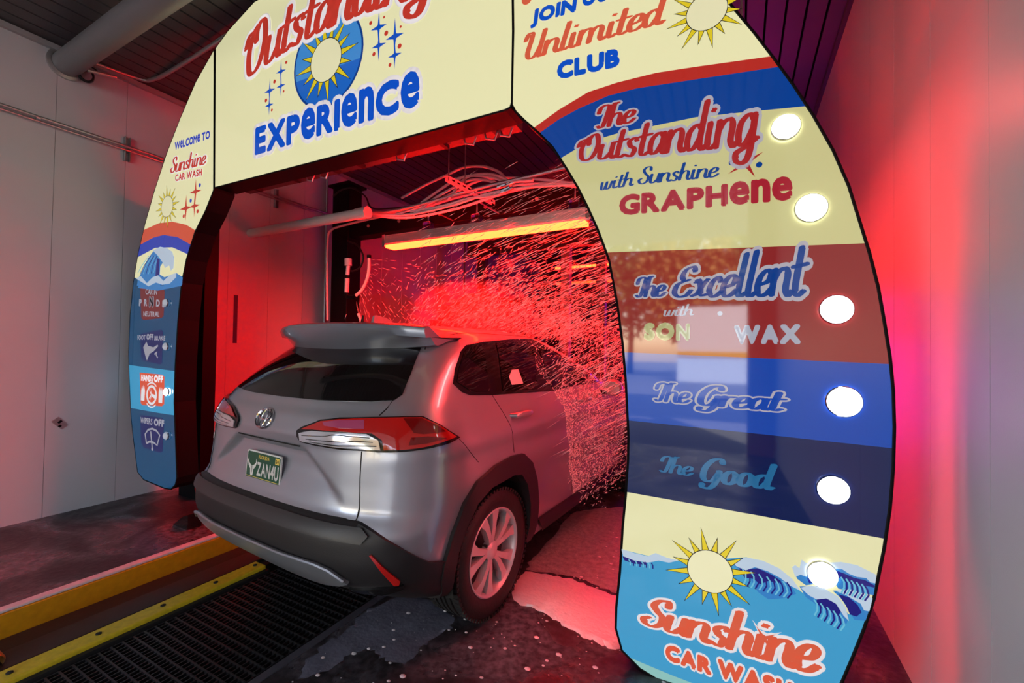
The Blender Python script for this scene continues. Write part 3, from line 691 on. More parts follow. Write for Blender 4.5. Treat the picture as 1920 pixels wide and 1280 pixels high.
M['lampdark'] = mat('lamp_dark_red', (.16, .004, .004), .08, coat=1)
M['tyre'] = mat('tyre_rubber', (.014, .014, .014), .55, bump=(60, .15))
M['rim'] = mat('rim_silver', (.6, .6, .62), .35, .3)
M['rimd'] = mat('rim_dark', (.06, .06, .065), .5, .3)
M['skid'] = mat('silver_skid_trim', (.34, .36, .40), .3, .7)
# level table: z, rear b, front b, half width, rear round, rear n, front round, front n
LV = [(.235,-.40,3.20,.84,.30,3.6,.5,3.0),(.30,-.60,3.42,.875,.36,3.5,.6,3.0),(.38,-.745,3.52,.892,.40,3.4,.7,2.8),(.45,-.83,3.57,.90,.42,3.3,.75,2.7),(.54,-.865,3.59,.905,.44,3.3,.8,2.6),(.66,-.865,3.595,.91,.45,3.3,.8,2.6),
 (.71,-.83,3.59,.911,.44,3.3,.8,2.6),(.74,-.805,3.585,.912,.43,3.3,.8,2.6),(.85,-.795,3.56,.913,.43,3.2,.8,2.6),(.96,-.79,3.50,.912,.43,3.1,.8,2.6),(1.03,-.785,3.36,.905,.43,3.0,.8,2.8),(1.07,-.78,3.05,.893,.43,3.0,.8,3.0),
 (1.10,-.775,2.72,.880,.43,2.9,.8,3.2),(1.13,-.765,2.40,.862,.43,2.9,.7,3.4),(1.17,-.745,2.22,.842,.43,2.9,.6,3.4),(1.21,-.715,2.10,.822,.43,2.9,.55,3.3),(1.24,-.68,2.02,.806,.43,2.9,.5,3.2),(1.32,-.60,1.84,.772,.45,2.9,.5,3.1),(1.42,-.475,1.58,.726,.47,2.9,.5,3.0),
 (1.50,-.37,1.37,.682,.5,2.9,.5,3.0),(1.55,-.31,1.22,.638,.52,2.8,.5,2.9),(1.583,-.28,1.10,.575,.55,2.7,.55,2.8),(1.602,-.25,.98,.49,.6,2.6,.6,2.7),(1.613,-.19,.84,.37,.65,2.5,.65,2.6),(1.62,-.02,.6,.20,.5,2.4,.5,2.5)]
LV = np.array(LV)
_s = np.concatenate([[0], np.cumsum(np.sqrt(np.diff(LV[:,0])**2+.3*np.diff(LV[:,3])**2+.02*np.diff(LV[:,1])**2))])
NL = 130
_g = np.linspace(0, _s[-1], 800); _T = np.stack([np.interp(_g, _s, LV[:, k]) for k in range(8)], 1)
_k = np.exp(-.5*(np.arange(-24, 25)*(_g[1]-_g[0])/.014)**2); _k /= _k.sum()
_P = np.pad(_T, ((24, 24), (0, 0)), 'edge'); _T = np.stack([np.convolve(_P[:, k], _k, 'valid') for k in range(8)], 1)
NR, NSD, NF = 70, 66, 26; NC = NR+NSD+NF
def prow(z):
    return np.array([np.interp(z, _T[:, 0], _T[:, k]) for k in range(8)])
def sm(x, a, b): t = np.clip((x-a)/(b-a), 0, 1); return t*t*(3-2*t)
def surf_raw(row):
    """half outline (right side) from rear centre to front centre"""
    z, br, bf, W, Lr, nr, Lf, nf = row
    th = np.linspace(0, pi/2, NR+1)[:-1]; th = th**1.0
    a1 = W*np.sin(th)**(2/nr); b1 = br+Lr-Lr*np.cos(th)**(2/nr)
    t = np.linspace(0, 1, NSD+1)[:-1]; b2 = br+Lr+(bf-Lf-br-Lr)*t; a2 = np.full(NSD, W)
    th = np.linspace(0, pi/2, NF); a3 = W*np.cos(th)**(2/nf); b3 = bf-Lf+Lf*np.sin(th)**(2/nf)
    a = np.concatenate([a1, a2, a3]); b = np.concatenate([b1, b2, b3]); zz = np.full(a.shape, z)
    # even spacing of the rear quarter so the grid stays regular
    q = np.stack([a[:NR+1], b[:NR+1]], 1); L = np.concatenate([[0], np.cumsum(np.linalg.norm(np.diff(q, axis=0), axis=1))])
    u = np.linspace(0, L[-1], NR+1); a[:NR+1] = np.interp(u, L, q[:, 0]); b[:NR+1] = np.interp(u, L, q[:, 1])
    # plan tumble / body-side sculpture
    side = sm(a, .6, .85)
    d = -.022*np.exp(-((z-.60)/.11)**2)*sm(b, .42, .75)*(1-sm(b, 1.95, 2.25))
    d = d+.010*np.exp(-((z-1.0)/.05)**2)*(1-.6*sm(b, .2, 1.0))
    d = d-.012*np.exp(-((z-.90)/.06)**2)*sm(b, .1, .6)*(1-sm(b, 2.0, 2.3))
    for hub in (0, 2.64): d = d+.016*np.exp(-(((b-hub)/.42)**2+((z-.66)/.26)**2))
    a = a+d*side*(z < 1.2)
    # the pressed recess round the number plate
    rear = 1-sm(b, -.66, -.58)
    hw = np.interp(z, [.70, .80, .955, 1.01], [.64, .545, .33, .27])
    ins = (1-sm(np.abs(a), hw-.03, hw+.03))
    dep = .034*sm(z, .745, .90)*(1-sm(z, .955, .992))
    b = b+ins*dep*rear
    # gentle tailgate crease above the plate
    b = b-.012*np.exp(-((z-1.05)/.035)**2)*rear*(1-sm(np.abs(a), .5, .75))
    b = b+.010*np.exp(-((z-1.17)/.03)**2)*rear
    return np.stack([a, b, zz], 1)
rows = [_T[int(i)] for i in np.linspace(0, 799, NL)]
grid = np.array([surf_raw(r) for r in rows])     # NL x NC x 3
def full(gr):
    m = gr[:, ::-1, :].copy(); m[:, :, 0] *= -1
    return np.concatenate([gr[:, :, :], m[:, 1:-1, :]], 1)
fg = full(grid); nu = fg.shape[1]
verts = [tuple(p) for row in fg for p in row]
faces = [(i*nu+k, i*nu+(k+1) % nu, (i+1)*nu+(k+1) % nu, (i+1)*nu+k) for i in range(NL-1) for k in range(nu)]
# close top and bottom along the centre line
def capfaces(base, flip):
    n = nu; half = NC-1; out = []
    for k in range(half):
        l, r = (-k) % n, k; l2, r2 = (-(k+1)) % n, k+1
        f = [base+l, base+r, base+r2, base+l2]; f2 = []
        for q in f:
            if q not in f2: f2.append(q)
        if len(f2) > 2: out.append(tuple(f2 if not flip else f2[::-1]))
    return out
faces += capfaces((NL-1)*nu, False)
shell_bvh = BVHTree.FromPolygons([V(v) for v in verts], faces)
def hit(u, v, off=0):
    o, d = cray(u, v); r = shell_bvh.ray_cast(o, d, 30)
    if r[0] is None:
        r = shell_bvh.find_nearest(o+d*3.2)
    return r[0]
def cplane(u, v, ax, val):
    o, d = cray(u, v); t = (val-o[ax])/d[ax]; return o+d*t
def boolean_cut(obj, cutter):
    md = obj.modifiers.new('cut', 'BOOLEAN'); md.operation = 'DIFFERENCE'; md.object = cutter; md.solver = 'EXACT'
    dg = bpy.context.evaluated_depsgraph_get(); me = bpy.data.meshes.new_from_object(obj.evaluated_get(dg))
    obj.modifiers.remove(md); old = obj.data; obj.data = me; bpy.data.meshes.remove(old)
# wheel openings
arch_out = [cplane(*q, 0, .925) for q in [(852,1027),(838.5,1013),(840,989),(853,946),(866,909),(890,877),(925,859),(965,849),(983,852),(996.5,872),(1000,901),(1000,925),(991,962),(990,989)]]
arch_out = [(p.y, p.z) for p in arch_out]
AO = [(-.40,.26),(-.475,.40),(-.472,.47),(-.42,.60),(-.345,.72),(-.24,.80),(-.08,.845),(.10,.86),(.22,.85),(.33,.775),(.40,.65),(.445,.50),(.455,.34),(.45,.24)]
AI = [(-.37,.15),(-.385,.40),(-.37,.50),(-.32,.60),(-.24,.69),(-.12,.74),(.10,.752),(.19,.735),(.265,.66),(.325,.52),(.345,.38),(.345,.15)]
mb = MB(); mb.v = verts; mb.f = faces; mb.m = [0]*len(faces)
body = mb.build('body', M['paint'], car, smooth=False)
def in_poly(x, y, poly):
    c = False; j = len(poly)-1
    for i in range(len(poly)):
        xi, yi = poly[i]; xj, yj = poly[j]
        if (yi > y) != (yj > y) and x < (xj-xi)*(y-yi)/(yj-yi)+xi: c = not c
        j = i
    return c
AM = [(b*1.09-.0, .15 if z < .2 else z+.03) for b, z in AI]
bm = bmesh.new(); bm.from_mesh(body.data); dl = []
for f in bm.faces:
    c_ = f.calc_center_median()
    if abs(c_.x) > .4 and any(in_poly(c_.y-hb, c_.z, AM) for hb in (0, 2.64)): dl.append(f)
bmesh.ops.delete(bm, geom=dl, context='FACES'); bm.to_mesh(body.data); bm.free()
body.data.polygons.foreach_set('use_smooth', [True]*len(body.data.polygons)); body.data.set_sharp_from_angle(angle=math.radians(38))
# wheel wells
for hb in (0, 2.64):
    for s in (-1, 1):
        w_ = MB(); P = [(b+hb, max(z, .26)) for b, z in AI]; k = len(P)
        w_.add([(s*.49, b, z) for b, z in P]+[(s*.895, b, z) for b, z in P], [(i, i+1, i+k+1, i+k) for i in range(k-1)]+[tuple(range(k))])
        w_.build('wheel_well', M['blackm'], car)
def patch(name, pts, d, off, th, m, step=.03, sym=False, wob=None, parent=car, bv=shell_bvh):
    """panel lying on the body: outline pts (3D), projected along horizontal d"""
    d = V(d).normalized(); e = V((0, 0, 1)).cross(d)
    poly = []
    P2 = [(V(p).dot(e), V(p).z) for p in pts]; n = len(P2)
    for i in range(n):
        a, b = V(P2[i]), V(P2[(i+1) % n]); k = max(1, int((b-a).length/step))
        for j in range(k): poly.append(tuple(a.lerp(b, j/k)))
    x0, x1 = min(p[0] for p in poly), max(p[0] for p in poly); z0, z1 = min(p[1] for p in poly), max(p[1] for p in poly)
    def inside(x, y):
        c = False; j = len(poly)-1
        for i in range(len(poly)):
            xi, yi = poly[i]; xj, yj = poly[j]
            if (yi > y) != (yj > y) and x < (xj-xi)*(y-yi)/(yj-yi)+xi: c = not c
            j = i
        return c
    pts_np = np.array(poly); extra = []
    x = x0+step/2
    while x < x1:
        y = z0+step/2
        while y < z1:
            if inside(x, y) and np.min(np.hypot(pts_np[:, 0]-x, pts_np[:, 1]-y)) > step*.35: extra.append((x, y))
            y += step
        x += step
    poly = ccw(poly)
    vs, tr = cdt([poly], extra)
    def lift(q, o):
        s0 = e*q[0]+V((0, 0, q[1]))-d*3
        r = bv.ray_cast(s0, d, 6)
        if r[0] is None: r = bv.find_nearest(s0+d*2.4)
        nrm = r[1]
        if nrm.dot(d) > 0: nrm = -nrm
        return r[0]+nrm*o
    top = [lift(q, off) for q in vs]; mb = MB(); mb.add(top, tr)
    n0 = len(poly); rim = [lift(q, off) for q in poly]; rim2 = [lift(q, off-th) for q in poly]
    mb.add(rim+rim2, [(i, (i+1) % n0, (i+1) % n0+n0, i+n0) for i in range(n0)])
    o = mb.build(name, m, parent, smooth=False, weld=True)
    o.data.polygons.foreach_set('use_smooth', [True]*len(o.data.polygons)); o.data.set_sharp_from_angle(angle=math.radians(50))
    return o
def mir(pts): return [V((-p[0], p[1], p[2])) for p in pts]
def both(name, pts, d, off, th, m, step=.03):
    r = patch(name, pts, d, off, th, m, step); l = patch(name, mir(pts), (-d[0], d[1], d[2]), off, th, m, step); return r, l
def HP(px): return [hit(*q) for q in px]
RD, SD, DG = (0, 1, 0), (-1, 0, 0), (-.75, .66, 0)
# cladding strips following the body
def clad(name, cols, zlo, zhi, off, m, n=10, th=.03, mirror=True, cutit=True):
    """cols: column indices; zlo/zhi: functions of (a,b) of that column"""
    gridc = []
    for c in cols:
        base = surf_raw(prow(.6))[c]; lo, hi = zlo(base), zhi(base); colp = []
        zs = [lo+(hi-lo)*i/n for i in range(n+1)]
        for i, z in enumerate(zs):
            rw = prow(z); q = surf_raw(rw); p = q[c]
            t = q[min(c+1, NC-1)]-q[max(c-1, 0)]; nn = np.array([t[1] if c else 0, -t[0], 0]); nn /= np.linalg.norm(nn)+1e-9
            colp.append(p+nn*off)
        top = surf_raw(prow(zs[-1]))[c]; colp.append(np.array([top[0], top[1], zs[-1]+.004])-nn*.004)
        gridc.append(colp)
    for s in ((1, -1) if mirror else (1,)):
        mb = MB(); k = len(gridc[0]); mb.add([(p[0]*s, p[1], p[2]) for cp_ in gridc for p in cp_], [(i*k+j, (i+1)*k+j, (i+1)*k+j+1, i*k+j+1) for i in range(len(gridc)-1) for j in range(k-1)])
        yield mb
def zbot(p): return .24 if p[1] > 0 else .26
def ztop_rear(p):
    a, b = p[0], p[1]
    return float(np.interp(b, [-.80, -.74, -.66, -.56, -.45, -.3], [.715, .665, .595, .520, .478, .475])) if a > .62 else .715+.003*(a/.62)
cols_r = list(range(0, NR+12)); m2 = MB()
for mbx in clad('bumper', cols_r, zbot, ztop_rear, .014, M['clad'], 16): m2.add(mbx.v, mbx.f)
bump = m2.build('rear_bumper', M['clad'], car, smooth=True, weld=True, angle=45)
# trim it at the wheel opening: drop faces in front of the opening's rear edge
bm = bmesh.new(); bm.from_mesh(bump.data); bmesh.ops.delete(bm, geom=[f for f in bm.faces if f.calc_center_median().y > -.40], context='FACES'); bm.to_mesh(bump.data); bm.free()
for hb_, rng_, zt in ((0, (.40, 2.20), .36),):
    cols = [c for c in range(NC) if .40 < surf_raw(prow(.6))[c][1] < 2.28 and surf_raw(prow(.6))[c][0] > .85]
    for i, mbx in enumerate(clad('sill', cols, lambda p: .24, lambda p: .37, .016, M['clad'], 5)): mbx.build('sill_cladding', M['clad'], car, smooth=True)
cols = [c for c in range(NC) if surf_raw(prow(.6))[c][1] > 3.02]
m3 = MB()
for mbx in clad('fb', cols, lambda p: .24, lambda p: .50, .014, M['clad'], 6): m3.add(mbx.v, mbx.f)
m3.build('front_bumper', M['clad'], car, smooth=True, weld=True)
# wheel arch cladding
for hb in (0, 2.64):
    P = AO+AI[::-1]; P = [(b, max(z, .25)) for b, z in P]
    for s in (1, -1):
        patch('wheel_arch_cladding', [V((s*.92, b+hb, z)) for b, z in P], (-s, 0, 0), .020, .05, M['clad'], .035)
# rear window, side windows
patch('rear_window', [V((a, 0, z)) for a, z in [(-.69,1.222),(-.60,1.214),(-.3,1.205),(0,1.203),(.3,1.205),(.60,1.214),(.69,1.222),(.70,1.245),(.655,1.34),(.60,1.43),(.55,1.51),(-.55,1.51),(-.60,1.43),(-.655,1.34),(-.70,1.245)]], RD, .004, .008, M['glass'], .04)
def side(px): return HP(px)
dlo = side([(849,719),(852.5,692),(862.5,660),(872.5,647.5),(905,641),(960,636),(995,635)])+[V((.6,1.05,1.47)),V((.7,1.45,1.35)),V((.78,1.86,1.215)),V((.8,1.86,1.185)),V((.8,1.2,1.185))]+side([(1037,733),(960,738),(920,741),(881,741),(866,735)])
both('window_trim', dlo, SD, .003, .006, M['gloss'], .035)
both('quarter_window', side([(856,716),(859,693),(869,661),(877,651),(903,646),(917,733),(884,735)]), SD, .007, .005, M['glass'], .035)
rdw = side([(929,644),(990,640),(1000,660),(1006,700),(1008,729),(942,733)])
both('rear_door_window', rdw, SD, .007, .005, M['glass'], .035)
fw = [V((.6,.82,1.48)),V((.6,1.0,1.46)),V((.7,1.40,1.335)),V((.78,1.78,1.21)),V((.8,.80,1.2))]
both('front_door_window', fw, SD, .007, .005, M['glass'], .035)
patch('windscreen', [V((a, 3, z)) for a, z in [(-.70,1.16),(.70,1.16),(.60,1.40),(.50,1.52),(-.50,1.52),(-.60,1.40)]], (0, -1, 0), .004, .008, M['glass'], .05)
# tail lamps
lamp = HP([(559.5,808),(569.6,801),(604,788),(639,784.6),(688,784),(754.6,782),(792,782),(824,798),(860,821),(841,831.5),(801,841.5),(760,847),(711,848),(679.5,844.5),(639,841.5),(595.7,834),(567,827),(560,817)])
red = HP([(569,806),(606,791),(640,788),(690,787),(755,785),(790,785),(822,800),(852,820.5),(800,838),(762,843),(722,844),(719,826),(700,814),(640,811),(590,807)])
redd = HP([(756,787),(789,787),(818,801),(832,811),(792,816),(775,814)])
redl = HP([(770,822),(800,820),(834,823),(798,833),(766,836)])
clr = HP([(566,812),(590,809),(640,813),(690,815),(712,826),(716,844),(680,841),(640,837),(596,830),(568,824)])
pur = HP([(610,793),(640,790),(686,790),(686,806),(640,805),(613,800)])
for s in (1, -1):
    f = (lambda p: p) if s == 1 else mir; d = (s*DG[0], DG[1], 0)
    tl = patch('tail_lamp', f(lamp), d, .012, .03, M['gloss'], .025)
    a_ = patch('red_lens', f(red), d, .018, .01, M['lampred'], .025, parent=car); a_.parent = tl
    b_ = patch('clear_lens', f(clr), d, .0185, .01, M['lampclear'], .025); b_.parent = tl
    c_ = patch('dark_lens', f(redd), d, .0195, .004, M['lampdark'], .02); c_.parent = tl
    c_ = patch('dark_lens', f(redl), d, .0195, .004, M['lampdark'], .02); c_.parent = tl
    c_ = patch('light_guide', f(pur), d, .0195, .004, mat('lamp_rose', (.5, .08, .2), .15, .2, coat=1), .02); c_.parent = tl
    for k in range(5):
        x = .0+k/5; pl_ = [clr[0].lerp(clr[5], 0)]
    for zf in (.25, .5, .75):
        A0 = V(clr[0]).lerp(V(clr[8]), zf); B0 = V(clr[3]).lerp(V(clr[5]), zf); line = []
        for k in range(9):
            q = A0.lerp(B0, k/8); r = shell_bvh.find_nearest(q); line.append(r[0]+(r[1] if r[1].dot(V(DG)) < 0 else -r[1])*.0195)
        o = MB().tube(f(line), .0022, 5).build('lens_rib', M['chrome'], tl)
# seams as recessed dark joints
def seam(px, r=.0028, off=.0, name='panel_gap', pts=None, m='blackm'):
    P = pts or HP(px); out = []
    for i in range(len(P)-1):
        k = max(1, int((V(P[i+1])-V(P[i])).length/.03))
        for j in range(k): out.append(V(P[i]).lerp(V(P[i+1]), j/k))
    out.append(V(P[-1])); Q = []
    for p in out:
        q = shell_bvh.find_nearest(p); Q.append(q[0])
    for s in (1, -1): MB().tube([V((s*q.x, q.y, q.z)) for q in Q], r, 5).build(name, M[m], car)
seam([(739,748),(726,765),(711,779)]); seam([(678,846),(675,898),(674,950),(669,972),(660,985)])
seam([(923,741),(935,760),(953,790),(962,830),(964,848)], .0022); seam([(861,823),(880,845),(897,866)], .0018)
seam(None, .0024, pts=[V((.72, 1.0, 1.2)), V((.9, 1.02, .95)), V((.9, 1.02, .40))]); seam(None, .0024, pts=[V((.9, 2.1, 1.10)), V((.92, 2.15, .8)), V((.9, 2.12, .45))])
seam([(783,622),(800,638),(797,655)], .003)
seam(None, .0022, pts=[V((.60, b, 1.56)) for b in np.linspace(-.1, 1.2, 8)])
# roof drip line joining spoiler to window
# spoiler
mb = MB(); NSP = 33; secs = []
for i in range(NSP):
    t = -1+2*i/(NSP-1); a = t*.655; k = abs(t)**2.6
    be = -.515+.165*k; zt = 1.603-.022*k; zb = 1.447+.035*k
    rz = shell_bvh.ray_cast(V((a*.97, -.10, 3)), V((0, 0, -1)), 5)[0].z
    secs.append([(a, -.08, rz+.002), (a, -.22, min(zt+.012, rz+.012)), (a, be+.035, zt+.004), (a, be+.006, zt-.006), (a, be, zt-.022), (a, be+.012, zt-.058), (a, be+.05, zb+.045), (a, be+.085, zb+.004), (a, be+.11, zb), (a, be+.20, zb+.03), (a, be+.32, zb+.05)])
k = len(secs[0]); mb.add([p for s_ in secs for p in s_], [(i*k+j, (i+1)*k+j, (i+1)*k+j+1, i*k+j+1) for i in range(NSP-1) for j in range(k-1)]+[tuple(range(k)), tuple(range((NSP-1)*k, NSP*k))])
mb.build('rear_spoiler', mat('spoiler_paint', (.24, .265, .32), .3, .5, coat=.6), car, smooth=True, angle=35)
MB().b2((-.02, -.462, 1.535), (.035, -.448, 1.545)).build('camera_washer', M['blackm'], car)
# high level lamp strip hidden under spoiler lip; shark fin
mb = MB(); prof = [(-.0, 0), (.02, .022), (.05, .045), (.085, .058), (.10, .06), (.112, .055), (.12, .0)]
fb = -.12; zr = shell_bvh.ray_cast(V((0, fb, 3)), V((0, 0, -1)), 5)[0].z-.003
fin = [(fb+.20-x*1.8, zr+y*1.05) for x, y in prof]
mb.add([(-.003-.016*(1-(y-zr)/.07), b, y) for b, y in fin]+[(.003+.016*(1-(y-zr)/.07), b, y) for b, y in fin], [tuple(range(7)), tuple(range(13, 6, -1))]+[(i, i+1, i+8, i+7) for i in range(6)])
mb.build('shark_fin_aerial', M['paint'], car, smooth=True)
zr2 = shell_bvh.ray_cast(V((-.06, -.16, 3)), V((0, 0, -1)), 5)[0].z
MB().tube([(-.06, -.16, zr2-.002), (-.06, -.16, zr2+.02), (-.06, -.155, zr2+.06)], [.013, .011, .006], 10).build('aerial_base', M['blackm'], car, smooth=True)
# silver skid trim, reflector, lower ledge on the bumper
BO = .014
bump_bvh = BVHTree.FromObject(bump, bpy.context.evaluated_depsgraph_get())
def bp(name, pl, off, th, m, d=RD, step=.03): return patch(name, [V((a, 0, z)) for a, z in pl], d, off, th, m, step, bv=bump_bvh)
bp('skid_trim', [(-.67,.468),(-.60,.52),(-.53,.535),(-.3,.532),(0,.53),(.3,.532),(.53,.535),(.60,.52),(.67,.468),(.62,.45),(.5,.425),(.2,.40),(-.2,.40),(-.5,.425),(-.62,.45)], .016, .03, M['skid'])
bp('bumper_ledge', [(-.74,.645),(-.3,.650),(.3,.650),(.74,.645),(.76,.672),(.72,.700),(.3,.703),(-.3,.703),(-.72,.700),(-.76,.672)], .012, .02, mat('grey_bumper_plastic', (.030, .029, .031), .42, bump=(300, .08)))
MB().tube([bump_bvh.ray_cast(V((a_+.0007, -3, z_)), V((0, 1, 0)), 5)[0]+V((0, -.018, 0)) for a_, z_ in [(-.66,.475),(-.60,.518),(-.53,.532),(-.3,.53),(0,.528),(.3,.53),(.53,.532),(.60,.518),(.66,.475)]], .009, 8).build('skid_ridge', M['skid'], car, smooth=True)
bp('bumper_insert', [(-.74,.60),(-.4,.632),(.4,.632),(.74,.60),(.66,.485),(.58,.545),(-.58,.545),(-.66,.485)], -.004, .004, M['clad']) if False else None
for s in (1, -1):
    rf = [V((s*a, b, z)) for a, b, z in [(.785,-.79,.602),(.795,-.787,.603),(.873,-.70,.480),(.868,-.703,.462),(.853,-.715,.464)]]
    patch('reflector', rf, (-s*.7, .7, 0), .010, .012, M['lampdark'] if False else M['lampred'], .02, bv=bump_bvh)
    lg = [V((s*a, b, z)) for a, b, z in [(.68,-.83,.425),(.80,-.77,.452),(.875,-.69,.458),(.87,-.69,.440),(.80,-.75,.405),(.70,-.80,.402)]]
    patch('bumper_lip', lg, (-s*.55, .83, 0), .012, .02, M['gloss'], .03, bv=bump_bvh)
# under body
MB().b2((-.60, -.25, .22), (.60, 3.2, .30)).build('underbody', M['blackm'], car)
# mirrors
for s in (1, -1):
    mb = MB(); rr = []
    for t, r in ((0, .35), (.15, .8), (.4, 1), (.75, .95), (1, .6)):
        rr.append([(s*(.90+.17*(.5+.5*math.cos(q)*1.0*r)), 1.62+t*.12, 1.15+.075*r*math.sin(q)) for q in np.linspace(0, 2*pi, 17)[:-1]])
    mb.add([p for r_ in rr for p in r_], [(i*16+j, i*16+(j+1) % 16, (i+1)*16+(j+1) % 16, (i+1)*16+j) for i in range(4) for j in range(16)]+[tuple(range(16)), tuple(range(64, 80))])
    o = mb.build('wing_mirror', M['paint'], car, smooth=True)
    MB().add([(s*(.99+.075*math.cos(q)), 1.618, 1.15+.058*math.sin(q)) for q in np.linspace(0, 2*pi, 25)[:-1]], [tuple(range(24))]).build('mirror_glass', M['steel'], o)
    MB().b2((s*.84, 1.66, 1.09), (s*.94, 1.74, 1.12)).build('mirror_arm', M['gloss'], o)
# door handles
for s in (1, -1):
    for (u, v) in ((975, 775),):
        c = hit(u, v)
        for b0 in (c.y, c.y+1.0):
            n_ = 9; ring = []
            r0 = shell_bvh.ray_cast(V((3, b0, c.z)), V((-1, 0, 0)), 5)[0].x
            mb = MB(); mb.tube([(s*(r0-.01), b0-.105, c.z), (s*(r0+.026), b0-.09, c.z), (s*(r0+.036), b0-.03, c.z+.002), (s*(r0+.036), b0+.05, c.z+.002), (s*(r0+.026), b0+.09, c.z), (s*(r0-.01), b0+.10, c.z-.002)], [.014, .016, .018, .018, .016, .014], 10)
            mb.build('door_handle', M['paint'], car, smooth=True)
# emblem: three chrome ellipses
def ell_tube(cx_, cz_, ra, rb, r, ang=0, n=28):
    pts = []
    for k in range(n+1):
        q = 2*pi*k/n; x = ra*math.cos(q); z = rb*math.sin(q)
        X = cx_+x*math.cos(ang)-z*math.sin(ang); Z = cz_+x*math.sin(ang)+z*math.cos(ang)
        h_ = shell_bvh.ray_cast(V((X, -3, Z)), V((0, 1, 0)), 5); pts.append(V((X, h_[0].y-.008, Z)))
    return pts
ez = 1.095; ea = -.035
em = MB().tube(ell_tube(ea, ez, .068, .047, .006), .0062, 6, caps=False).build('emblem', M['chrome'], car, smooth=True)
MB().tube(ell_tube(ea, ez+.002, .022, .042, .005), .0048, 6, caps=False).build('emblem_ring', M['chrome'], em, smooth=True)
MB().tube(ell_tube(ea, ez+.017, .050, .022, .005), .0048, 6, caps=False).build('emblem_ring', M['chrome'], em, smooth=True)
# number plate
pe = V((-.025, -.788, .835)); tilt = math.radians(4)
def pp(x, z, y=0): return V((pe.x+x, pe.y+y+z*math.tan(tilt), pe.z+z))
def rrect(w_, h_, r=.012, n=4):
    out = []
    for cx_, cz_, a0 in ((w_/2-r, h_/2-r, 0), (-w_/2+r, h_/2-r, pi/2), (-w_/2+r, -h_/2+r, pi), (w_/2-r, -h_/2+r, 3*pi/2)):
        out += [(cx_+r*math.cos(a0+pi/2*k/n), cz_+r*math.sin(a0+pi/2*k/n)) for k in range(n+1)]
    return out
plw = mat('plate_white', (.75, .76, .74), .3); plg = mat('plate_green', (.01, .09, .05), .3); plyel = mat('plate_gold', (.8, .62, .12), .35)
npl = MB().prism(rrect(.314, .165), -.004, .004, lambda x, z, y: pp(x, z, y)).build('number_plate', plw, car)
def pface(name, poly, m, y): vs, tr = cdt([poly]); return MB().add([pp(x, z, y) for x, z in vs], tr).build(name, m, npl)
pface('plate_field', rrect(.302, .153, .01), plg, -.0048)
def ptext(text, x0, x1, z0, h, m, heavy=.06, y=-.0056, cond=1):
    vs, fs, W = block_shapes(text, heavy, 0, .09, False, cond, 0)
    MB().add([pp(x0+q.x/W*(x1-x0), z0+q.y*h, y) for q in vs], fs).build('plate_lettering', m, npl)
ptext('FLORIDA', -.045, .055, .048, .020, plyel, .05)
ptext('ZAN4U', -.052, .142, -.038, .073, plw, .035)
ptext('UNIVERSITY OF SOUTH FLORIDA', -.140, .143, -.0685, .011, plyel, .05)
pface('plate_rule', [(-.147, -.048), (.147, -.048), (.147, -.0505), (-.147, -.0505)], plyel, -.0052)
for sx in (-1, 1):
    pface('bull_emblem', [(-.100+sx*.012, -.036), (-.100+sx*.016, -.012), (-.100+sx*.034, .004), (-.100+sx*.044, .026), (-.100+sx*.034, .044), (-.100+sx*.034, .024), (-.100+sx*.020, .012), (-.100+sx*.003, .006), (-.100+sx*.002, -.036)], plw, -.0056)
pface('bull_emblem', [(-.114, -.030), (-.086, -.030), (-.090, -.044), (-.110, -.044)], plw, -.0054)
pface('plate_sticker', [(.108, .040), (.142, .040), (.142, .070), (.108, .070)], plyel, -.0054); ptext('24', .113, .137, .046, .018, M['black'], .05, -.006)
# tailgate badges on the left and a small sticker
def on_rear(name, shapes, W, a0, z0, wd, h, m, off=.003):
    vs, fs = shapes; out = []
    for q in vs:
        X = a0+q.x/W*wd; Z = z0+q.y*h; r = shell_bvh.ray_cast(V((X, -3, Z)), V((0, 1, 0)), 5); out.append(V((X, r[0].y-off, Z)))
    return MB().add(out, fs).build(name, m, car)
for txt, z0 in (('COROLLA', 1.0), ('CROSS', .965)):
    vs, fs, W = block_shapes(txt, .03, 0, .12, False, 1, 0); on_rear('model_lettering', (vs, fs), W, -.70, z0, .115 if txt != 'CROSS' else .10, .017, M['darkgrey'])
on_rear('bumper_sticker', ([V((0, 0)), V((1, 0)), V((1, 1)), V((0, 1))], [(0, 1, 2, 3)]), 1, -.705, .905, .05, .035, plw)
# thin black tube drawn as the shade under the ledge above the plate
MB().tube([(x, shell_bvh.ray_cast(V((x, -3, 1.0)), V((0, 1, 0)), 5)[0].y-.002, .992) for x in np.linspace(-.28, .28, 12)], .0035, 6).build('ledge_shade_line', M['blackm'], car)
# paper seen in the rear door window
pt = [rdw[5].lerp(rdw[1], .22), rdw[5].lerp(rdw[1], .22)]
bq, zq = hit(958, 722).y, hit(958, 722).z
patch('window_paper', [V((.8, bq, zq)), V((.8, bq+.14, zq)), V((.8, bq+.14, zq+.09)), V((.8, bq+.06, zq+.09)), V((.8, bq, zq+.05))], SD, .0085, .001, plw, .03)
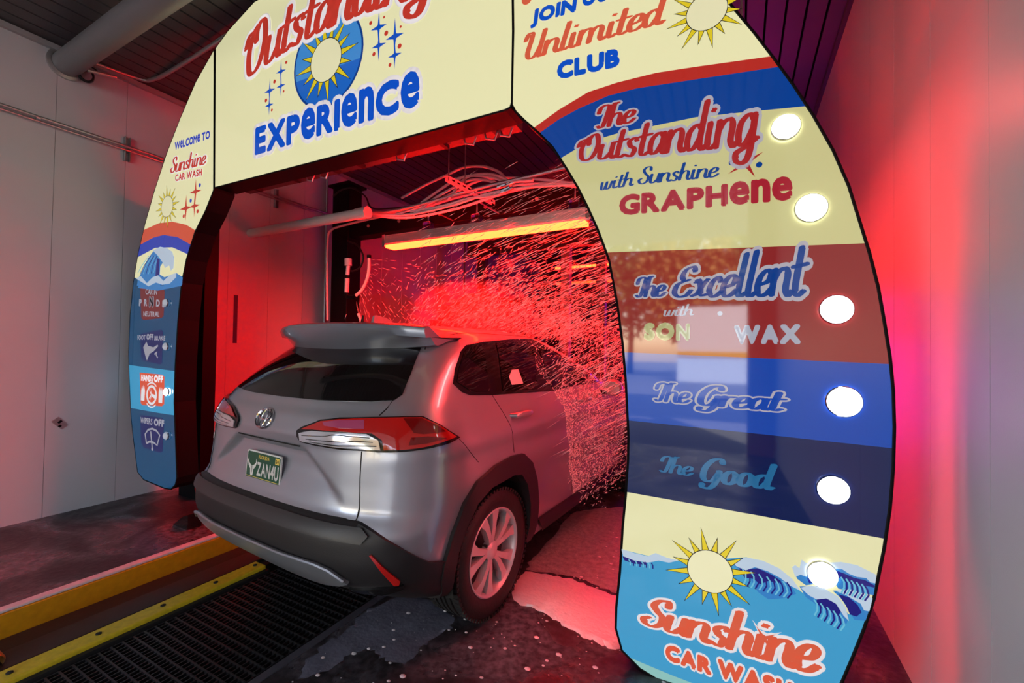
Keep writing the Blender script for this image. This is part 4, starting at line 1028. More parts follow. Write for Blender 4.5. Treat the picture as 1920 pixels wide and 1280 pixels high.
# wheels
def wheel(s, hb):
    e = empty('wheel', (s*.785, hb, .345), 0, car)
    ax = (s, 0, 0)
    ty = [(-.095,.235),(-.112,.26),(-.116,.29),(-.110,.322),(-.095,.340),(-.075,.3445),(-.062,.345),(-.060,.337),(-.050,.337),(-.048,.3455),(-.022,.346),(-.020,.337),(-.010,.337),(-.008,.346),(.008,.346),(.010,.337),(.020,.337),(.022,.346),(.048,.3455),(.050,.337),(.060,.337),(.062,.345),(.078,.3445),(.097,.340),(.111,.322),(.117,.29),(.113,.262),(.104,.240),(.10,.235)]
    t = MB().lathe(ty, (0, 0, 0), ax, 72).build('tyre', M['tyre'], e, smooth=True, angle=30)
    tb = MB()
    for k in range(72):
        q = 2*pi*k/72
        for sx in (-1, 1):
            R_ = Matrix.Rotation(q, 3, 'X'); tb.box(R_ @ V((sx*.094, 0, .339)), (.034, .017, .016), R_)
    o = tb.build('tread_block', M['tyre'], e); tag(o, kind='stuff')
    rp = [(.098,.2365),(.104,.236),(.106,.230),(.100,.224),(.085,.218),(.02,.205),(-.09,.215),(-.098,.235)]
    MB().lathe(rp, (0, 0, 0), ax, 64).build('rim', M['rim'], e, smooth=True)
    MB().lathe([(.02,.204),(.0,.10),(.0,.0005)], (0, 0, 0), ax, 40).build('brake_disc', M['rimd'], e, smooth=True)
    # five twin spokes
    base = MB()
    def P3(r, ang, h): return V((s*h, r*math.sin(ang), r*math.cos(ang)))
    sp = MB()
    for j in (-1, 1):
        a1, a2, a3 = j*.10, j*.22, j*.29
        # arm: from hub out to the rim, kinked outward
        pts = [(.035, j*.22, .30), (.095, j*.18, .16), (.165, j*.225, .115), (.224, j*.285, .15)]
        top = []; bot = []
        for r, ang, hw in pts:
            top += [P3(r, ang-hw, .092-.02*(1-r/.224)+.012*math.sin(pi*r/.224)), P3(r, ang+hw, .092-.02*(1-r/.224)+.012*math.sin(pi*r/.224))]
            bot += [P3(r, ang-hw*.8, .052), P3(r, ang+hw*.8, .052)]
        n = len(pts); vs = top+bot; fs = []
        for i in range(n-1):
            a, b, c, d = 2*i, 2*i+1, 2*i+3, 2*i+2; o_ = 2*n
            fs += [(a, b, c, d), (a+o_, d+o_, c+o_, b+o_), (a, d, d+o_, a+o_), (b, b+o_, c+o_, c)]
        fs += [(0, 2*n, 2*n+1, 1), (2*n-2, 2*n-1, 4*n-1, 4*n-2)]
        sp.add(vs, fs)
    s0 = sp.build('spoke', M['rim'], e)
    for k in range(5):
        o = s0 if k == 0 else shared('spoke', s0.data, e, (0, 0, 0)); o.rotation_euler = (2*pi*k/5+.2, 0, 0)
    MB().lathe([(.05,.06),(.082,.052),(.090,.036),(.092,.03),(.094,.0005)], (0, 0, 0), ax, 32).build('hub_cap', M['rim'], e, smooth=True)
    for k in range(5):
        q = 2*pi*(k+.5)/5+.2; MB().lathe([(.05,.009),(.078,.009),(.08,.0005)], (0, .052*math.sin(-q), .052*math.cos(q)), ax, 8).build('wheel_nut', M['rimd'], e)
    return e
for s in (1, -1):
    for hb in (0, 2.64): wheel(s, hb)
# ------------------------------------------------------------------ pipes, lamps and wash equipment
def run(name, label, cat, pts, r, m, n=10, parent=None, group=None, sub=None):
    o = MB().tube(pts, r, n).build(name, m, parent, smooth=True)
    if label: tag(o, label, cat, group)
    return o
def curve3(pts, n=8):
    P = [V(p) for p in pts]; out = []
    for i in range(len(P)-1):
        p0 = P[i-1] if i else P[0]*2-P[1]; p3 = P[i+2] if i+2 < len(P) else P[-1]*2-P[-2]; a, b = P[i], P[i+1]
        for k in range(n):
            t = k/n; out.append(.5*((2*a)+(b-p0)*t+(2*p0-5*a+4*b-p3)*t*t+(3*a-p0-3*b+p3)*t**3))
    return out+[P[-1]]
# big grey duct under the ceiling, across the bay
du = empty('ceiling_duct', (XL, 1.47, 3.86)); tag(du, 'thick grey duct pipe crossing under the ceiling in the upper left', 'duct')
MB().lathe([(0, .095), (2.6, .095), (2.605, .104), (2.72, .104), (2.725, .095), (5.84, .095)], (.01, 0, 0), (1, 0, 0), 32).build('duct_pipe', M['duct'], du, smooth=True)
MB().lathe([(0, .098), (0, .125), (.02, .125), (.025, .098)], (.002, 0, 0), (1, 0, 0), 32).build('wall_flange', M['galv'], du, smooth=True)
MB().tube([(.12, .10, -.02), (.12, .30, .03)], .016, 8).build('drain_spout', M['galv'], du)
# cable coil hanging by the duct
c = at(160, 140, 0, XL+.05); mb = MB()
for k in range(3): mb.tube([(c.x+.01*k, c.y+.055*math.cos(q)*(1-.06*k), c.z+.06*math.sin(q)) for q in np.linspace(0, 2*pi, 25)], .008, 6)
mb.tube([(c.x, c.y-.01, c.z+.06), (c.x+.02, c.y+.01, c.z+.09), (c.x+.02, c.y+.11, c.z+.055)], .008, 6)
o = mb.build('cable_coil', M['blackhose'], None, smooth=True); tag(o, 'coiled black cable hanging on the wall below the grey duct', 'cable')
# conduit under the ceiling bending off the wall
p0 = at(176, 118, 0, XL+.04); p1 = at(262, 148, 0, XL+.05)
run('ceiling_conduit', 'pale metal conduit bending from the left wall across the ceiling', 'pipe', curve3([p0, p1, (XL+.16, p1.y+.06, p1.z), (XL+.42, p1.y+.08, p1.z+.01), (XL+1.2, p1.y+.1, p1.z+.07), (XL+2.2, p1.y+.1, p1.z+.16)], 6), .018, M['galv'], 10)
# wall conduit on brackets
ya, yb = -2.9, 4.12; zc_ = at(0, 198, 0, XL+.06).z
cb = empty('wall_conduit', (XL, 0, zc_)); tag(cb, 'thin grey conduit pair running along the left wall on channel brackets', 'pipe')
MB().tube([(.06, ya, 0), (.06, yb, .02)], .013, 10).build('conduit_pipe', M['galv'], cb, smooth=True)
MB().tube([(.035, ya, -.024), (.035, yb-.2, -.006)], .009, 8).build('conduit_pipe', M['galv'], cb, smooth=True)
for yy in (.1, 1.9, 3.39):
    b = MB(); b.b2((.001, yy-.02, -.11), (.006, yy+.02, .12)); b.b2((.001, yy-.02, -.11), (.042, yy-.016, .12)); b.b2((.001, yy+.016, -.11), (.042, yy+.02, .12)); b.build('channel_bracket', M['galv'], cb)
for yy in (.6, 1.3, 2.15, 2.5, 3.7): MB().lathe([(-.012, .018), (.012, .018)], (.06, yy, .005), (0, 1, 0), 10).build('coupling', M['galv'], cb)
# navy tape strip and a small sticker on the left wall
t0, t1 = at(442, 553, 0, XL), at(438, 643, 0, XL)
tag(MB().b2((XL-.005, t0.y-.02, t1.z), (XL+.003, t0.y+.025, t0.z)).build('tape_strip', M['tape']), 'vertical strip of navy blue tape on the wall behind the arch', 'tape')
s0 = at(112, 793, 0, XL); st = empty('wall_sticker', (XL, s0.y, s0.z)); tag(st, 'small torn silver sticker on the lower left wall', 'sticker')
R_ = Matrix.Rotation(.7, 3, 'X'); MB().box((.002, 0, 0), (.004, .055, .10), R_).build('sticker_backing', M['galv'], st); MB().box((.005, 0, .012), (.002, .03, .018), R_).build('sticker_print', M['black'], st); MB().box((.005, 0, -.025), (.002, .02, .018), R_).build('sticker_print', M['black'], st)
tag(MB().b2((XL, .985, .175), (XL+.004, 1.02, .182)).build('wall_scuff', M['black']), 'short black scuff mark low on the left wall near the floor', 'mark')
# LED bar
LY = 3.5; LX0, LX1 = at(727, 450, 1, LY).x, at(1106, 415, 1, LY).x; LZ = (at(727, 462, 1, LY).z+at(1105, 427, 1, LY).z)/2
lb = empty('led_light_bar', ((LX0+LX1)/2, LY, LZ)); hw = (LX1-LX0)/2
tag(lb, 'long silver light bar glowing red over the car roof', 'lamp')
h = MB(); h.b2((-hw, -.055, .03), (hw, .055, .135))
for k in range(7): h.b2((-hw+.01, -.062, .042+k*.013), (hw-.01, -.055, .047+k*.013))
h.build('housing', M['galv'], lb)
for s in (-1, 1): MB().b2((s*hw-.02, -.068, .015), (s*hw+.02, .068, .145)).build('end_cap', M['steel'], lb, bevel=.004)
MB().b2((-hw+.03, -.064, .0), (hw-.03, .064, .029)).build('led_strip', M['led_red'], lb)
for (u, v) in ((803, 430), (894, 415), (1078, 392)):
    x = at(u, v, 1, LY).x-(LX0+LX1)/2; b = MB()
    b.b2((x-.05, -.03, .136), (x+.05, .03, .146)); b.b2((x-.05, -.03, .146), (x-.04, .03, .23)); b.b2((x+.04, -.03, .146), (x+.05, .03, .23)); b.b2((x-.05, -.03, .22), (x+.05, .03, .23))
    b.build('mount_clamp', M['steel'], lb); MB().tube([(x, 0, .23), (x, 0, .36), (x, .5, .36)], .008, 6).build('hanger_rod', M['galv'], lb)
# further red bars behind the arch legs and deeper in the tunnel
def vbar(name, x, y, z0, z1, label, d):
    e = empty(name, (x, y, z0)); tag(e, label, 'lamp'); MB().b2((-.03, -.02, -z0), (.03, .02, z1-z0)).build('housing', M['galv'], e)
    MB().b2((-.022, .021, .02) if d > 0 else (-.022, -.03, .02), (.022, .03, z1-z0-.02) if d > 0 else (.022, -.021, z1-z0-.02)).build('led_strip', M['led_pink'], e)
    MB().b2((.031*d, -.018, .02), (.04*d, .018, z1-z0-.02)).build('led_strip', M['led_pink2'], e)
M['led_pink2'] = mat('side_red_led', (.8, .05, .02), .4, emit=(1.0, .09, .10), es=22)
M['led_pink'] = mat('pink_red_led', (.8, .05, .08), .4, emit=(1.0, .12, .18), es=8)
vbar('led_side_bar', .18, 2.62, .25, 2.1, 'upright red light bar standing behind the menu panel', -1)
vbar('led_post_bar', -4.70, 2.34, .35, 1.8, 'upright red light bar behind the left guide panel', -1)
hb_ = empty('led_header_bar', (-.30, 2.75, 2.62)); tag(hb_, 'short red light bar hung behind the top of the menu panel', 'lamp')
MB().b2((-.38, -.05, .03), (.38, .05, .12)).build('housing', M['galv'], hb_); MB().b2((-.36, -.055, 0), (.36, .055, .029)).build('led_strip', mat('header_red_led', (.8, .05, .02), .4, emit=(1.0, .06, .055), es=75), hb_)
for x in (-.3, .3): MB().tube([(x, 0, .12), (x, 0, zc(x-.3)-2.62)], .008, 6).build('hanger_rod', M['galv'], hb_)
def farbar(u0, v0, u1, v1, y, label, m):
    a, b = at(u0, v0, 1, y), at(u1, v1, 1, y); e = empty('tunnel_light_strip', ((a.x+b.x)/2, y, a.z)); tag(e, label, 'lamp')
    w_ = abs(b.x-a.x)/2; MB().b2((-w_, .02, -.03), (w_, .07, .04)).build('housing', M['galv'], e); MB().b2((w_-.1, .03, -a.z), (w_-.04, .06, -.03)).build('stand', M['darkgrey'], e)
    for k in range(16): MB().b2((-w_+2*w_*k/16+.01, 0, -.02), (-w_+2*w_*(k+1)/16-.012, .02, .02)).build('led_cell', m, e)
farbar(1040, 503, 1240, 487, 8.0, 'upper glowing red dotted strip light deep in the tunnel', M['led_red2'])
farbar(1042, 532, 1240, 525, 8.0, 'lower dim red strip light deep in the tunnel', mat('led_dim', (.8, .05, .02), .4, emit=(1, .012, .002), es=9))
# black steel frame: column, cross beam
cl = empty('black_steel_column', (-4.62, 4.0, 0)); tag(cl, 'square black steel column beside the left wall holding spray fittings', 'column')
a, b = at(621, 500, 1, 3.9).x, at(651, 500, 1, 3.9).x
MB().b2((a+4.62, -.1, 0), (b+4.62, .12, 3.55)).build('column_tube', M['black'], cl, bevel=.008)
MB().b2((a+4.58, -.14, 3.55), (b+4.66, .16, 3.58)).build('top_plate', M['black'], cl)
MB().b2((a+4.55, -.2, 0), (b+4.69, .2, .015)).build('base_plate', M['black'], cl)
MB().b2((-.02, -.02, 2.3), (.02, .02, 2.31)); zt, zb = at(697, 405, 1, 3.9).z, at(697, 438, 1, 3.9).z
MB().b2((b+4.622, -.08, zb), (-.35+4.62, .1, zt)).build('cross_beam', M['black'], cl, bevel=.006)
MB().b2((-.45+4.62, -.1, 0), (-.25+4.62, .12, zt+.02)).build('column_tube', M['black'], cl, bevel=.008)
for x in (-4.1, -3.6, -3.0, -2.4, -1.8, -1.2): MB().lathe([(0, .02), (.012, .018), (.014, .0005)], (x+4.62, -.081, (zt+zb)/2), (0, -1, 0), 8).build('bolt', M['galv'], cl)
# second frame further in, beige legs and magenta screen
f2 = empty('second_wash_arch', (-1.6, 7.2, 0)); tag(f2, 'dark wash frame with pale legs deeper in the tunnel', 'machine')
for (u, w_) in ((905, .09), (1062, .08), (1128, .08)):
    x = at(u, 500, 1, 7.2).x; MB().b2((x+1.6-w_, -.06, 0), (x+1.6+w_, .06, 3.3)).build('frame_leg', M['darkgrey'] if u != 1062 else mat('beige_leg', (.3, .26, .24), .5), f2)
x0, x1 = at(880, 450, 1, 7.2).x, .5; z0, z1 = at(1000, 470, 1, 7.2).z, at(1000, 452, 1, 7.2).z
MB().b2((x0+1.6, -.07, z0), (x1+1.6, .07, z1+.1)).build('frame_beam', M['darkgrey'], f2); MB().b2((x0+1.6, -.05, z0-1.0), (x1+1.6, .05, z0-.86)).build('frame_beam', M['darkgrey'], f2)
cr = empty('foam_curtain', (-1.0, 9.6, 0)); tag(cr, 'purple lit cloth strip curtain at the far end of the tunnel', 'curtain')
for k in range(16):
    xx = -1.9+k*.13; o = MB().b2((xx+1.0-.055, -.01+.02*(k % 2), .7), (xx+1.0+.055, .01+.02*(k % 2), 2.55)).build('curtain_strip', mat('purple_cloth', (.14, .03, .5), .7) if k == 0 else bpy.data.materials['purple_cloth'], cr)
MB().b2((-1.05, -.02, 2.55), (1.2, .04, 2.6)).build('curtain_rail', M['darkgrey'], cr); [MB().b2((x, -.01, 0), (x+.05, .04, 2.6)).build('curtain_post', M['darkgrey'], cr) for x in (-1.1, 1.2)]
pk_ = MB().b2((-.6, -.09, 2.54), (1.2, -.03, 2.6)).build('light_tube', M['led_purple'], cr)
pm = MB().b2((-.9, 9.2, 0), (-.4, 9.22, 1.75)).build('magenta_light_panel', M['led_magenta']); tag(pm, 'small magenta lit panel low at the far end of the tunnel', 'lamp')
wd = empty('mitter_brush', (-4.1, 6.2, 0)); [MB().tube([(x, 0, 2.0), (x, 0, zc(x-4.1)+.005)], .015, 6).build('hanger_rod', M['darkgrey'], wd) for x in (-.1, .6)]; tag(wd, 'dark cloth brush roof with ragged left edge behind the car roof', 'brush')
for k in range(14):
    q = k/13; z = 1.75+.62*math.sin(q*pi)**.8
    MB().b2((-.75+q*1.9, -.3+.03*(k % 3), 1.0), (-.75+q*1.9+.15, .3, z)).build('cloth_strip', mat('maroon_cloth', (.05, .012, .018), .8) if k == 0 else bpy.data.materials['maroon_cloth'], wd)
# PVC pipe off the left wall
zp = at(475, 437, 1, 3.1).z; xe = at(690, 398, 1, 3.1).x
pv = empty('white_pvc_sleeve', (XL, 3.1, zp)); tag(pv, 'white plastic pipe sleeve coming out of the left wall toward the hoses', 'pipe')
MB().tube([(.0, 0, 0), (xe-XL-.15, 0, 0)], .052, 24).build('pipe', M['pvc'], pv, smooth=True)
MB().tube([(xe-XL-.15, 0, 0), (xe-XL, 0, 0)], .057, 24).build('coupling', M['pvc'], pv, smooth=True)
# bundle of hoses, in the plane just in front of the frame
HY = 3.3
def hp(px, y0=HY, dy=0): return [at(u, v, 1, y0+dy*i) for i, (u, v) in enumerate(px)]
bund = [
 [(700,396),(728,397),(800,380),(900,352),(1000,329),(1080,309),(1130,297)],
 [(697,400),(735,403),(780,400),(850,384),(920,362),(1000,350),(1090,345)],
 [(697,404),(745,408),(790,405),(860,390),(940,364),(1010,347),(1090,342)],
 [(753,371),(795,348),(838,328),(870,314),(905,312),(935,322),(951,339)],
 [(790,380),(830,352),(860,334),(890,329),(925,333),(950,340),(1000,338)],
 [(775,402),(815,372),(850,352),(880,338),(905,337),(930,342)],
 [(735,404),(800,383),(850,362),(895,340),(940,333),(1010,336),(1090,346)],
 [(730,400),(790,390),(850,372),(910,358),(955,348),(1020,344),(1085,350)],
 [(840,375),(862,345),(880,330),(915,326),(945,334),(955,345)],
 [(770,396),(830,386),(880,372),(930,366),(980,352),(1060,346)],
]
LBL = ['straight grey red-lit conduit above the hose bundle','lowest pale hose sagging under the bundle','pale hose looping low beside the sleeve end','hose arching highest above the channel bracket','second arching hose looping above the bundle','short hose crossing up over the channel bracket','long hose through the middle of the bundle','hose running just under the grey conduit','tight looped hose near the fittings','lower hose ending by the fittings']
for i, b in enumerate(bund):
    run('water_hose' if i else 'overhead_conduit', LBL[i], 'hose' if i else 'pipe', curve3(hp(b, HY+.03*(i % 4)), 6), .017 if i == 0 else .0125, M['galv'] if i == 0 else M['hose'], 8, group=None)
# slotted channel bracket and rods
q0, q1 = at(838, 331, 2, 2.93), at(925, 377, 2, 2.93)
sg = empty('channel_hanger', q0); tag(sg, 'slotted steel channel hung on rods carrying the hoses', 'bracket')
d_ = (q1-q0); L_ = d_.length; mb = MB()
ang = math.atan2(d_.y, d_.x); sg.rotation_euler = (0, 0, ang)
MB().b2((0, -.02, 0), (L_, .02, .004)).build('channel_web', M['hose'], sg)
for s in (-1, 1): MB().b2((0, s*.02-.002, -.035), (L_, s*.02+.002, .004)).build('channel_side', M['hose'], sg)
for k in range(9): MB().b2((.04+k*L_/9.5, -.0235, -.026), (.04+k*L_/9.5+.04, -.0222, -.012)).build('slot', M['black'], sg)
for x in (.02, L_*.35): MB().tube([(x, 0, -.03), (x, 0, 1.2)], .006, 6).build('threaded_rod', M['galv'], sg)
# fittings cluster
c = at(958, 355, 1, 3.32); fc = empty('hose_fittings', c); tag(fc, 'cluster of small metal hose fittings at the centre of the bundle', 'fitting')
for k in range(6):
    dx, dz = rng.uniform(-.09, .09), rng.uniform(-.05, .05); MB().tube([(dx-.04, -.02, dz), (dx+.04, -.02+rng.uniform(-.02, .02), dz+.02)], .014, 8).build('fitting', M['steel'], fc, smooth=True)
# upright conduit on the wall and black control hoses near the column
run('upright_conduit', 'slim grey conduit climbing the wall just left of the black column', 'pipe', [(XL+.03, 4.13, 1.7), (XL+.03, 4.13, ZE-.02)], .016, M['galv'])
run('branch_conduit', 'red-lit conduit bending down in front of the black column', 'pipe', curve3([at(*q, 1, 3.75) for q in ((614,600),(613,520),(614,455),(620,432),(650,421),(700,409),(745,400))], 5), .014, M['hose'])
run('control_hose', 'black hose arching over the column top to the sleeve end', 'hose', curve3([at(*q, 1, 3.6) for q in ((625,368),(640,356),(662,353),(685,368),(698,390),(740,390),(790,384))], 6), .009, M['blackhose'], 8)
run('column_hose', 'black hose looping from the column down to the valve', 'hose', curve3([at(*q, 1, 3.8) for q in ((652,452),(670,460),(681,480),(676,500),(662,508),(655,505))], 6), .011, M['blackhose'], 8)
# valve stack and curved spray tube
vs0 = at(652, 520, 1, 3.78); va = empty('spray_valve', vs0); tag(va, 'red-lit valve stack with curved spray tube on the black column', 'valve')
def L3(u, v, y=3.78): return at(u, v, 1, y)-vs0
def tb(name, px, r, m, n=12): return MB().tube(curve3([L3(*q) for q in px], 5) if len(px) > 2 else [L3(*q) for q in px], r, n).build(name, m, va, smooth=True)
tb('valve_body', ((653,485),(653,498)), .045, M['hose']); tb('valve_neck', ((653,498),(651,520)), .024, M['hose']); tb('union', ((651,516),(651,522)), .034, M['black'])
tb('lower_pipe', ((651,522),(650,548)), .028, M['hose']); tb('elbow', ((650,548),(652,556),(662,557),(668,554)), .026, M['black'])
tb('spray_tube', ((666,555),(680,541),(689,520),(692,500),(692,483)), .019, M['pvc']); tb('end_cap', ((692,484),(692,478)), .026, M['black'])
run('lower_spray_tube', 'short curved spray tube low on the black column', 'pipe', curve3([at(*q, 1, 3.78) for q in ((678,606),(676,598),(672,588))], 4), .02, M['pvc'])
# small black wheel wedge beside the far kerb
wz = empty('wheel_wedge', at(352, 985, 2, 0)); tag(wz, 'small black wedge with bright bolts on the floor left of the bumper', 'wedge')
MB().add([(-.12, -.05, 0), (.10, -.05, 0), (.10, .05, 0), (-.12, .05, 0), (.10, -.05, .12), (.10, .05, .12), (.02, -.05, .09), (.02, .05, .09)], [(0, 3, 2, 1), (1, 2, 5, 4), (4, 5, 7, 6), (6, 7, 3, 0), (0, 1, 4, 6), (3, 7, 5, 2)]).build('wedge_body', M['gloss'], wz)
for dy in (-.02, .02): MB().lathe([(0, .012), (.012, .01), (.013, .0005)], (-.03, dy, .055), (-.5, 0, 1), 8).build('bolt', M['chrome'], wz, smooth=True)
# soap foam lying on the wet floor
M['foamf'] = mat('soap_foam', (.72, .69, .72), .35, bump=(35, .6), noise=(9, .12))
def puddle(name, label, px, h, m, seed=0, jit=.012):
    P = [at(u, v, 2, 0) for u, v in px]; Q = [V((p.x, p.y)) for p in curve3([(p.x, p.y, 0) for p in P+[P[0]]], 6)][:-1]
    r_ = np.random.default_rng(seed); Q = [(q.x+r_.uniform(-jit, jit), q.y+r_.uniform(-jit, jit)) for q in Q]
    c = V((sum(q[0] for q in Q)/len(Q), sum(q[1] for q in Q)/len(Q))); In = [tuple(c+(V(q)-c)*.90) for q in Q]
    n = len(Q); mb = MB(); vs, tr = cdt([In]); mb.add([(x, y, h) for x, y in vs], tr); I2 = [(x, y, h) for x, y in In]
    mb.add([(x, y, .0005) for x, y in Q]+I2, [(i, (i+1) % n, (i+1) % n+n, i+n) for i in range(n)])
    o = mb.build(name, m, None, smooth=True, weld=True, angle=60); tag(o, label, 'foam', kind='stuff'); return o
puddle('soap_foam', 'thick band of white soap foam flowing from the rear wheel toward the panel', [(962,1100),(985,1072),(1030,1078),(1080,1088),(1120,1105),(1180,1125),(1230,1140),(1225,1180),(1190,1205),(1150,1215),(1110,1200),(1085,1190),(1050,1168),(1010,1145),(965,1128)], .012, M['foamf'], 1)
puddle('soap_film', 'thin dull soap film on the concrete behind the rear wheel', [(690,1140),(770,1115),(810,1130),(840,1150),(850,1170),(810,1200),(770,1235),(730,1240),(700,1215),(650,1230),(600,1260),(560,1265),(600,1215),(650,1180)], .002, mat('soap_film', (.13, .135, .18), .16, noise=(8, .5), bump=(40, .3)), 2, .02)
puddle('lit_floor_patch', 'paler patch painted for the red-lit floor beside the car beyond the foam band', [(1078,958),(1130,952),(1190,955),(1215,1000),(1225,1095),(1180,1118),(1120,1098),(1080,1082),(1030,1073),(990,1068),(1000,1045),(1040,1000)], .003, mat('lit_floor_patch', (.30, .28, .29), .3, noise=(22, .75), bump=(30, 1.0)), 4, .015)  # mottled grey patch, lighter than the slab, painted as the pool of red light
mb = MB(); r_ = np.random.default_rng(5)
for k in range(420):
    u, v = r_.uniform(0, 1), r_.uniform(0, 1)
    if k < 260: x, y = -.95+u*.75, 2.15+v*1.6
    else: x, y = -1.75+u*1.6, 1.2+v*.9
    rr = .004+.012*r_.random()**3; n_ = 7
    mb.add([(x+rr*math.cos(2*pi*i/n_), y+rr*math.sin(2*pi*i/n_)*.8, .0008) for i in range(n_)]+[(x, y, rr*.55)], [(i, (i+1) % n_, n_) for i in range(n_)])
o = mb.build('foam_fleck', M['foamf'], None, smooth=True); tag(o, 'scattered small foam bubbles on the wet concrete right of the car', 'foam', kind='stuff')
# ------------------------------------------------------------------ flying water
M['water'] = mat('water_drops', (.82, .78, .78), .25, trans=.0, spec=.8)
_b = M['water'].node_tree.nodes['Principled BSDF']
def drops(name, label, P, D, L, Rr, m='water'):
    """elongated drops: octahedra stretched along D"""
    P = np.array(P); D = np.array(D); D = D/np.linalg.norm(D, axis=1, keepdims=True); n = len(P)
    L = np.array(L)[:, None]; Rr = np.array(Rr)[:, None]
    up = np.tile([0.13, .2, .97], (n, 1)); A_ = np.cross(D, up); A_ /= np.linalg.norm(A_, axis=1, keepdims=True); B_ = np.cross(D, A_)
    vs = np.stack([P-D*L/2, P+D*L/2, P+A_*Rr, P+B_*Rr, P-A_*Rr, P-B_*Rr], 1).reshape(-1, 3)
    base = np.array([(0,2,3),(0,3,4),(0,4,5),(0,5,2),(1,3,2),(1,4,3),(1,5,4),(1,2,5)])
    fs = (base[None]+6*np.arange(n)[:, None, None]).reshape(-1, 3)
    me = bpy.data.meshes.new(name); me.from_pydata(vs.tolist(), [], fs.tolist()); me.materials.append(M[m])
    me.polygons.foreach_set('use_smooth', [True]*len(me.polygons))
    o = bpy.data.objects.new(name, me); COL.objects.link(o); tag(o, label, 'water', kind='stuff'); return o
Rm = Matrix.Rotation(CY, 3, 'Z')
def c2w(p): q = Rm @ V(p)+CORG; return q
def in_car(p):
    q = _ci @ (V(p)-CORG)
    if not (-.9 < q.y < 3.6 and abs(q.x) < .95): return False
    if q.z < 1.12: return abs(q.x) < .93
    return q.z < 1.64 and abs(q.x) < .83-.45*max(0, q.z-1.15) and q.y < 2.4-2.3*max(0, q.z-1.1)
g = np.random.default_rng(11)
# A: long streaks flung toward the menu panel
P, D, L, Rr = [], [], [], []
while len(P) < 1900:
    x, y, z = g.uniform(-2.3, -.55), g.uniform(2.5, 4.3), g.uniform(.75, 2.75)
    if x < -1.6 and g.random() < .6: continue
    if in_car((x, y, z)): continue
    s = np.clip((z-1.2)/1.3, 0, 1)
    P.append((x, y, z)); D.append((1.0, -.15+g.normal(0, .10), .62-.42*s+g.normal(0, .09))); L.append(g.uniform(.05, .24)); Rr.append(g.uniform(.0014, .0028))
drops('water_streaks', 'long fine water streaks flying up from the car toward the menu panel', P, D, L, Rr)
# B: turbulent spray over the roof
P, D, L, Rr = [], [], [], []
while len(P) < 4800:
    x, y, z = g.normal(-2.0, .45), g.uniform(2.7, 4.8), 1.58+abs(g.normal(0, .30))
    if x > -.8 or x < -3.6 or z > 2.75 or in_car((x, y, z)) or (x < -2.4 and g.random() < .6): continue
    k = (x+2.6)/1.6
    P.append((x, y, z)); D.append((.7+.4*k+g.normal(0, .22), g.normal(0, .2), .75-.4*k+g.normal(0, .25))); L.append(g.uniform(.02, .07)); Rr.append(g.uniform(.0016, .004)*(1 if x > -2.4 else .7))
drops('water_spray', 'dense cloud of water drops bursting above the car roof', P, D, L, Rr)
# C: curtain running down the right side of the car
P, D, L, Rr = [], [], [], []
while len(P) < 4500:
    b = g.uniform(.75, 2.9); a = .86+abs(g.normal(0, .10)); z = g.uniform(.25, 1.75)
    edge = .80+.12*math.sin(z*9)+.22*(1.4-z if z < 1.4 else 0)
    if b < edge+abs(g.normal(0, .08)): continue
    if z > 1.15: a -= .45*(z-1.15)
    P.append(tuple(c2w((a, b, z)))); D.append((.6+g.normal(0, .25), g.normal(0, .15), .55+g.normal(0, .4))); L.append(g.uniform(.010, .05)); Rr.append(g.uniform(.0015, .0045))
drops('water_curtain', 'curtain of drops running down the right front side of the car', P, D, L, Rr)
# D: foam beads clinging to the washed front half
P, D, L, Rr = [], [], [], []
while len(P) < 9000:
    z = g.uniform(.35, 1.62); b = g.uniform(.6, 3.2)
    # leading edge of the wet area leans forward toward the sill
    e_ = np.interp(z, [.4, .8, 1.2, 1.45, 1.62], [1.05, .92, .80, .55, .35]); fall = (b-e_)
    if fall < 0 or g.random() > (math.exp(-fall/.10)*1.0+.25): continue
    r = shell_bvh.ray_cast(V((2.5, b, z)), V((-1, 0, 0)), 4) if z < 1.5 else shell_bvh.ray_cast(V((g.uniform(-.5, .7), b, 3)), V((0, 0, -1)), 4)
    if r[0] is None: continue
    P.append(tuple(c2w(r[0]+r[1]*.001))); D.append(tuple(g.normal(0, 1, 3))); q = .003+.006*g.random()**2; L.append(q*1.6); Rr.append(q*.8)
drops('foam_beads', 'white foam beads clinging to the wet doors and roof edge', P, D, L, Rr)
# E: thin jets from the spray tubes on the column
P, D, L, Rr = [], [], [], []
for k in range(260):
    t = g.random(); s = at(692-26*t*t, 483+72*t, 1, 3.78); ln = g.uniform(.05, 1.3); an = -.1-1.2*t+g.normal(0, .05)
    d = V((math.cos(an), -.05, math.sin(an))); p = s+d*ln-V((0, 0, .12*ln*ln)); P.append(tuple(p)); D.append(tuple(d)); L.append(g.uniform(.03, .12)); Rr.append(.0022)
drops('spray_jets', 'thin water jets leaving the curved spray tube by the column', P, D, L, Rr)
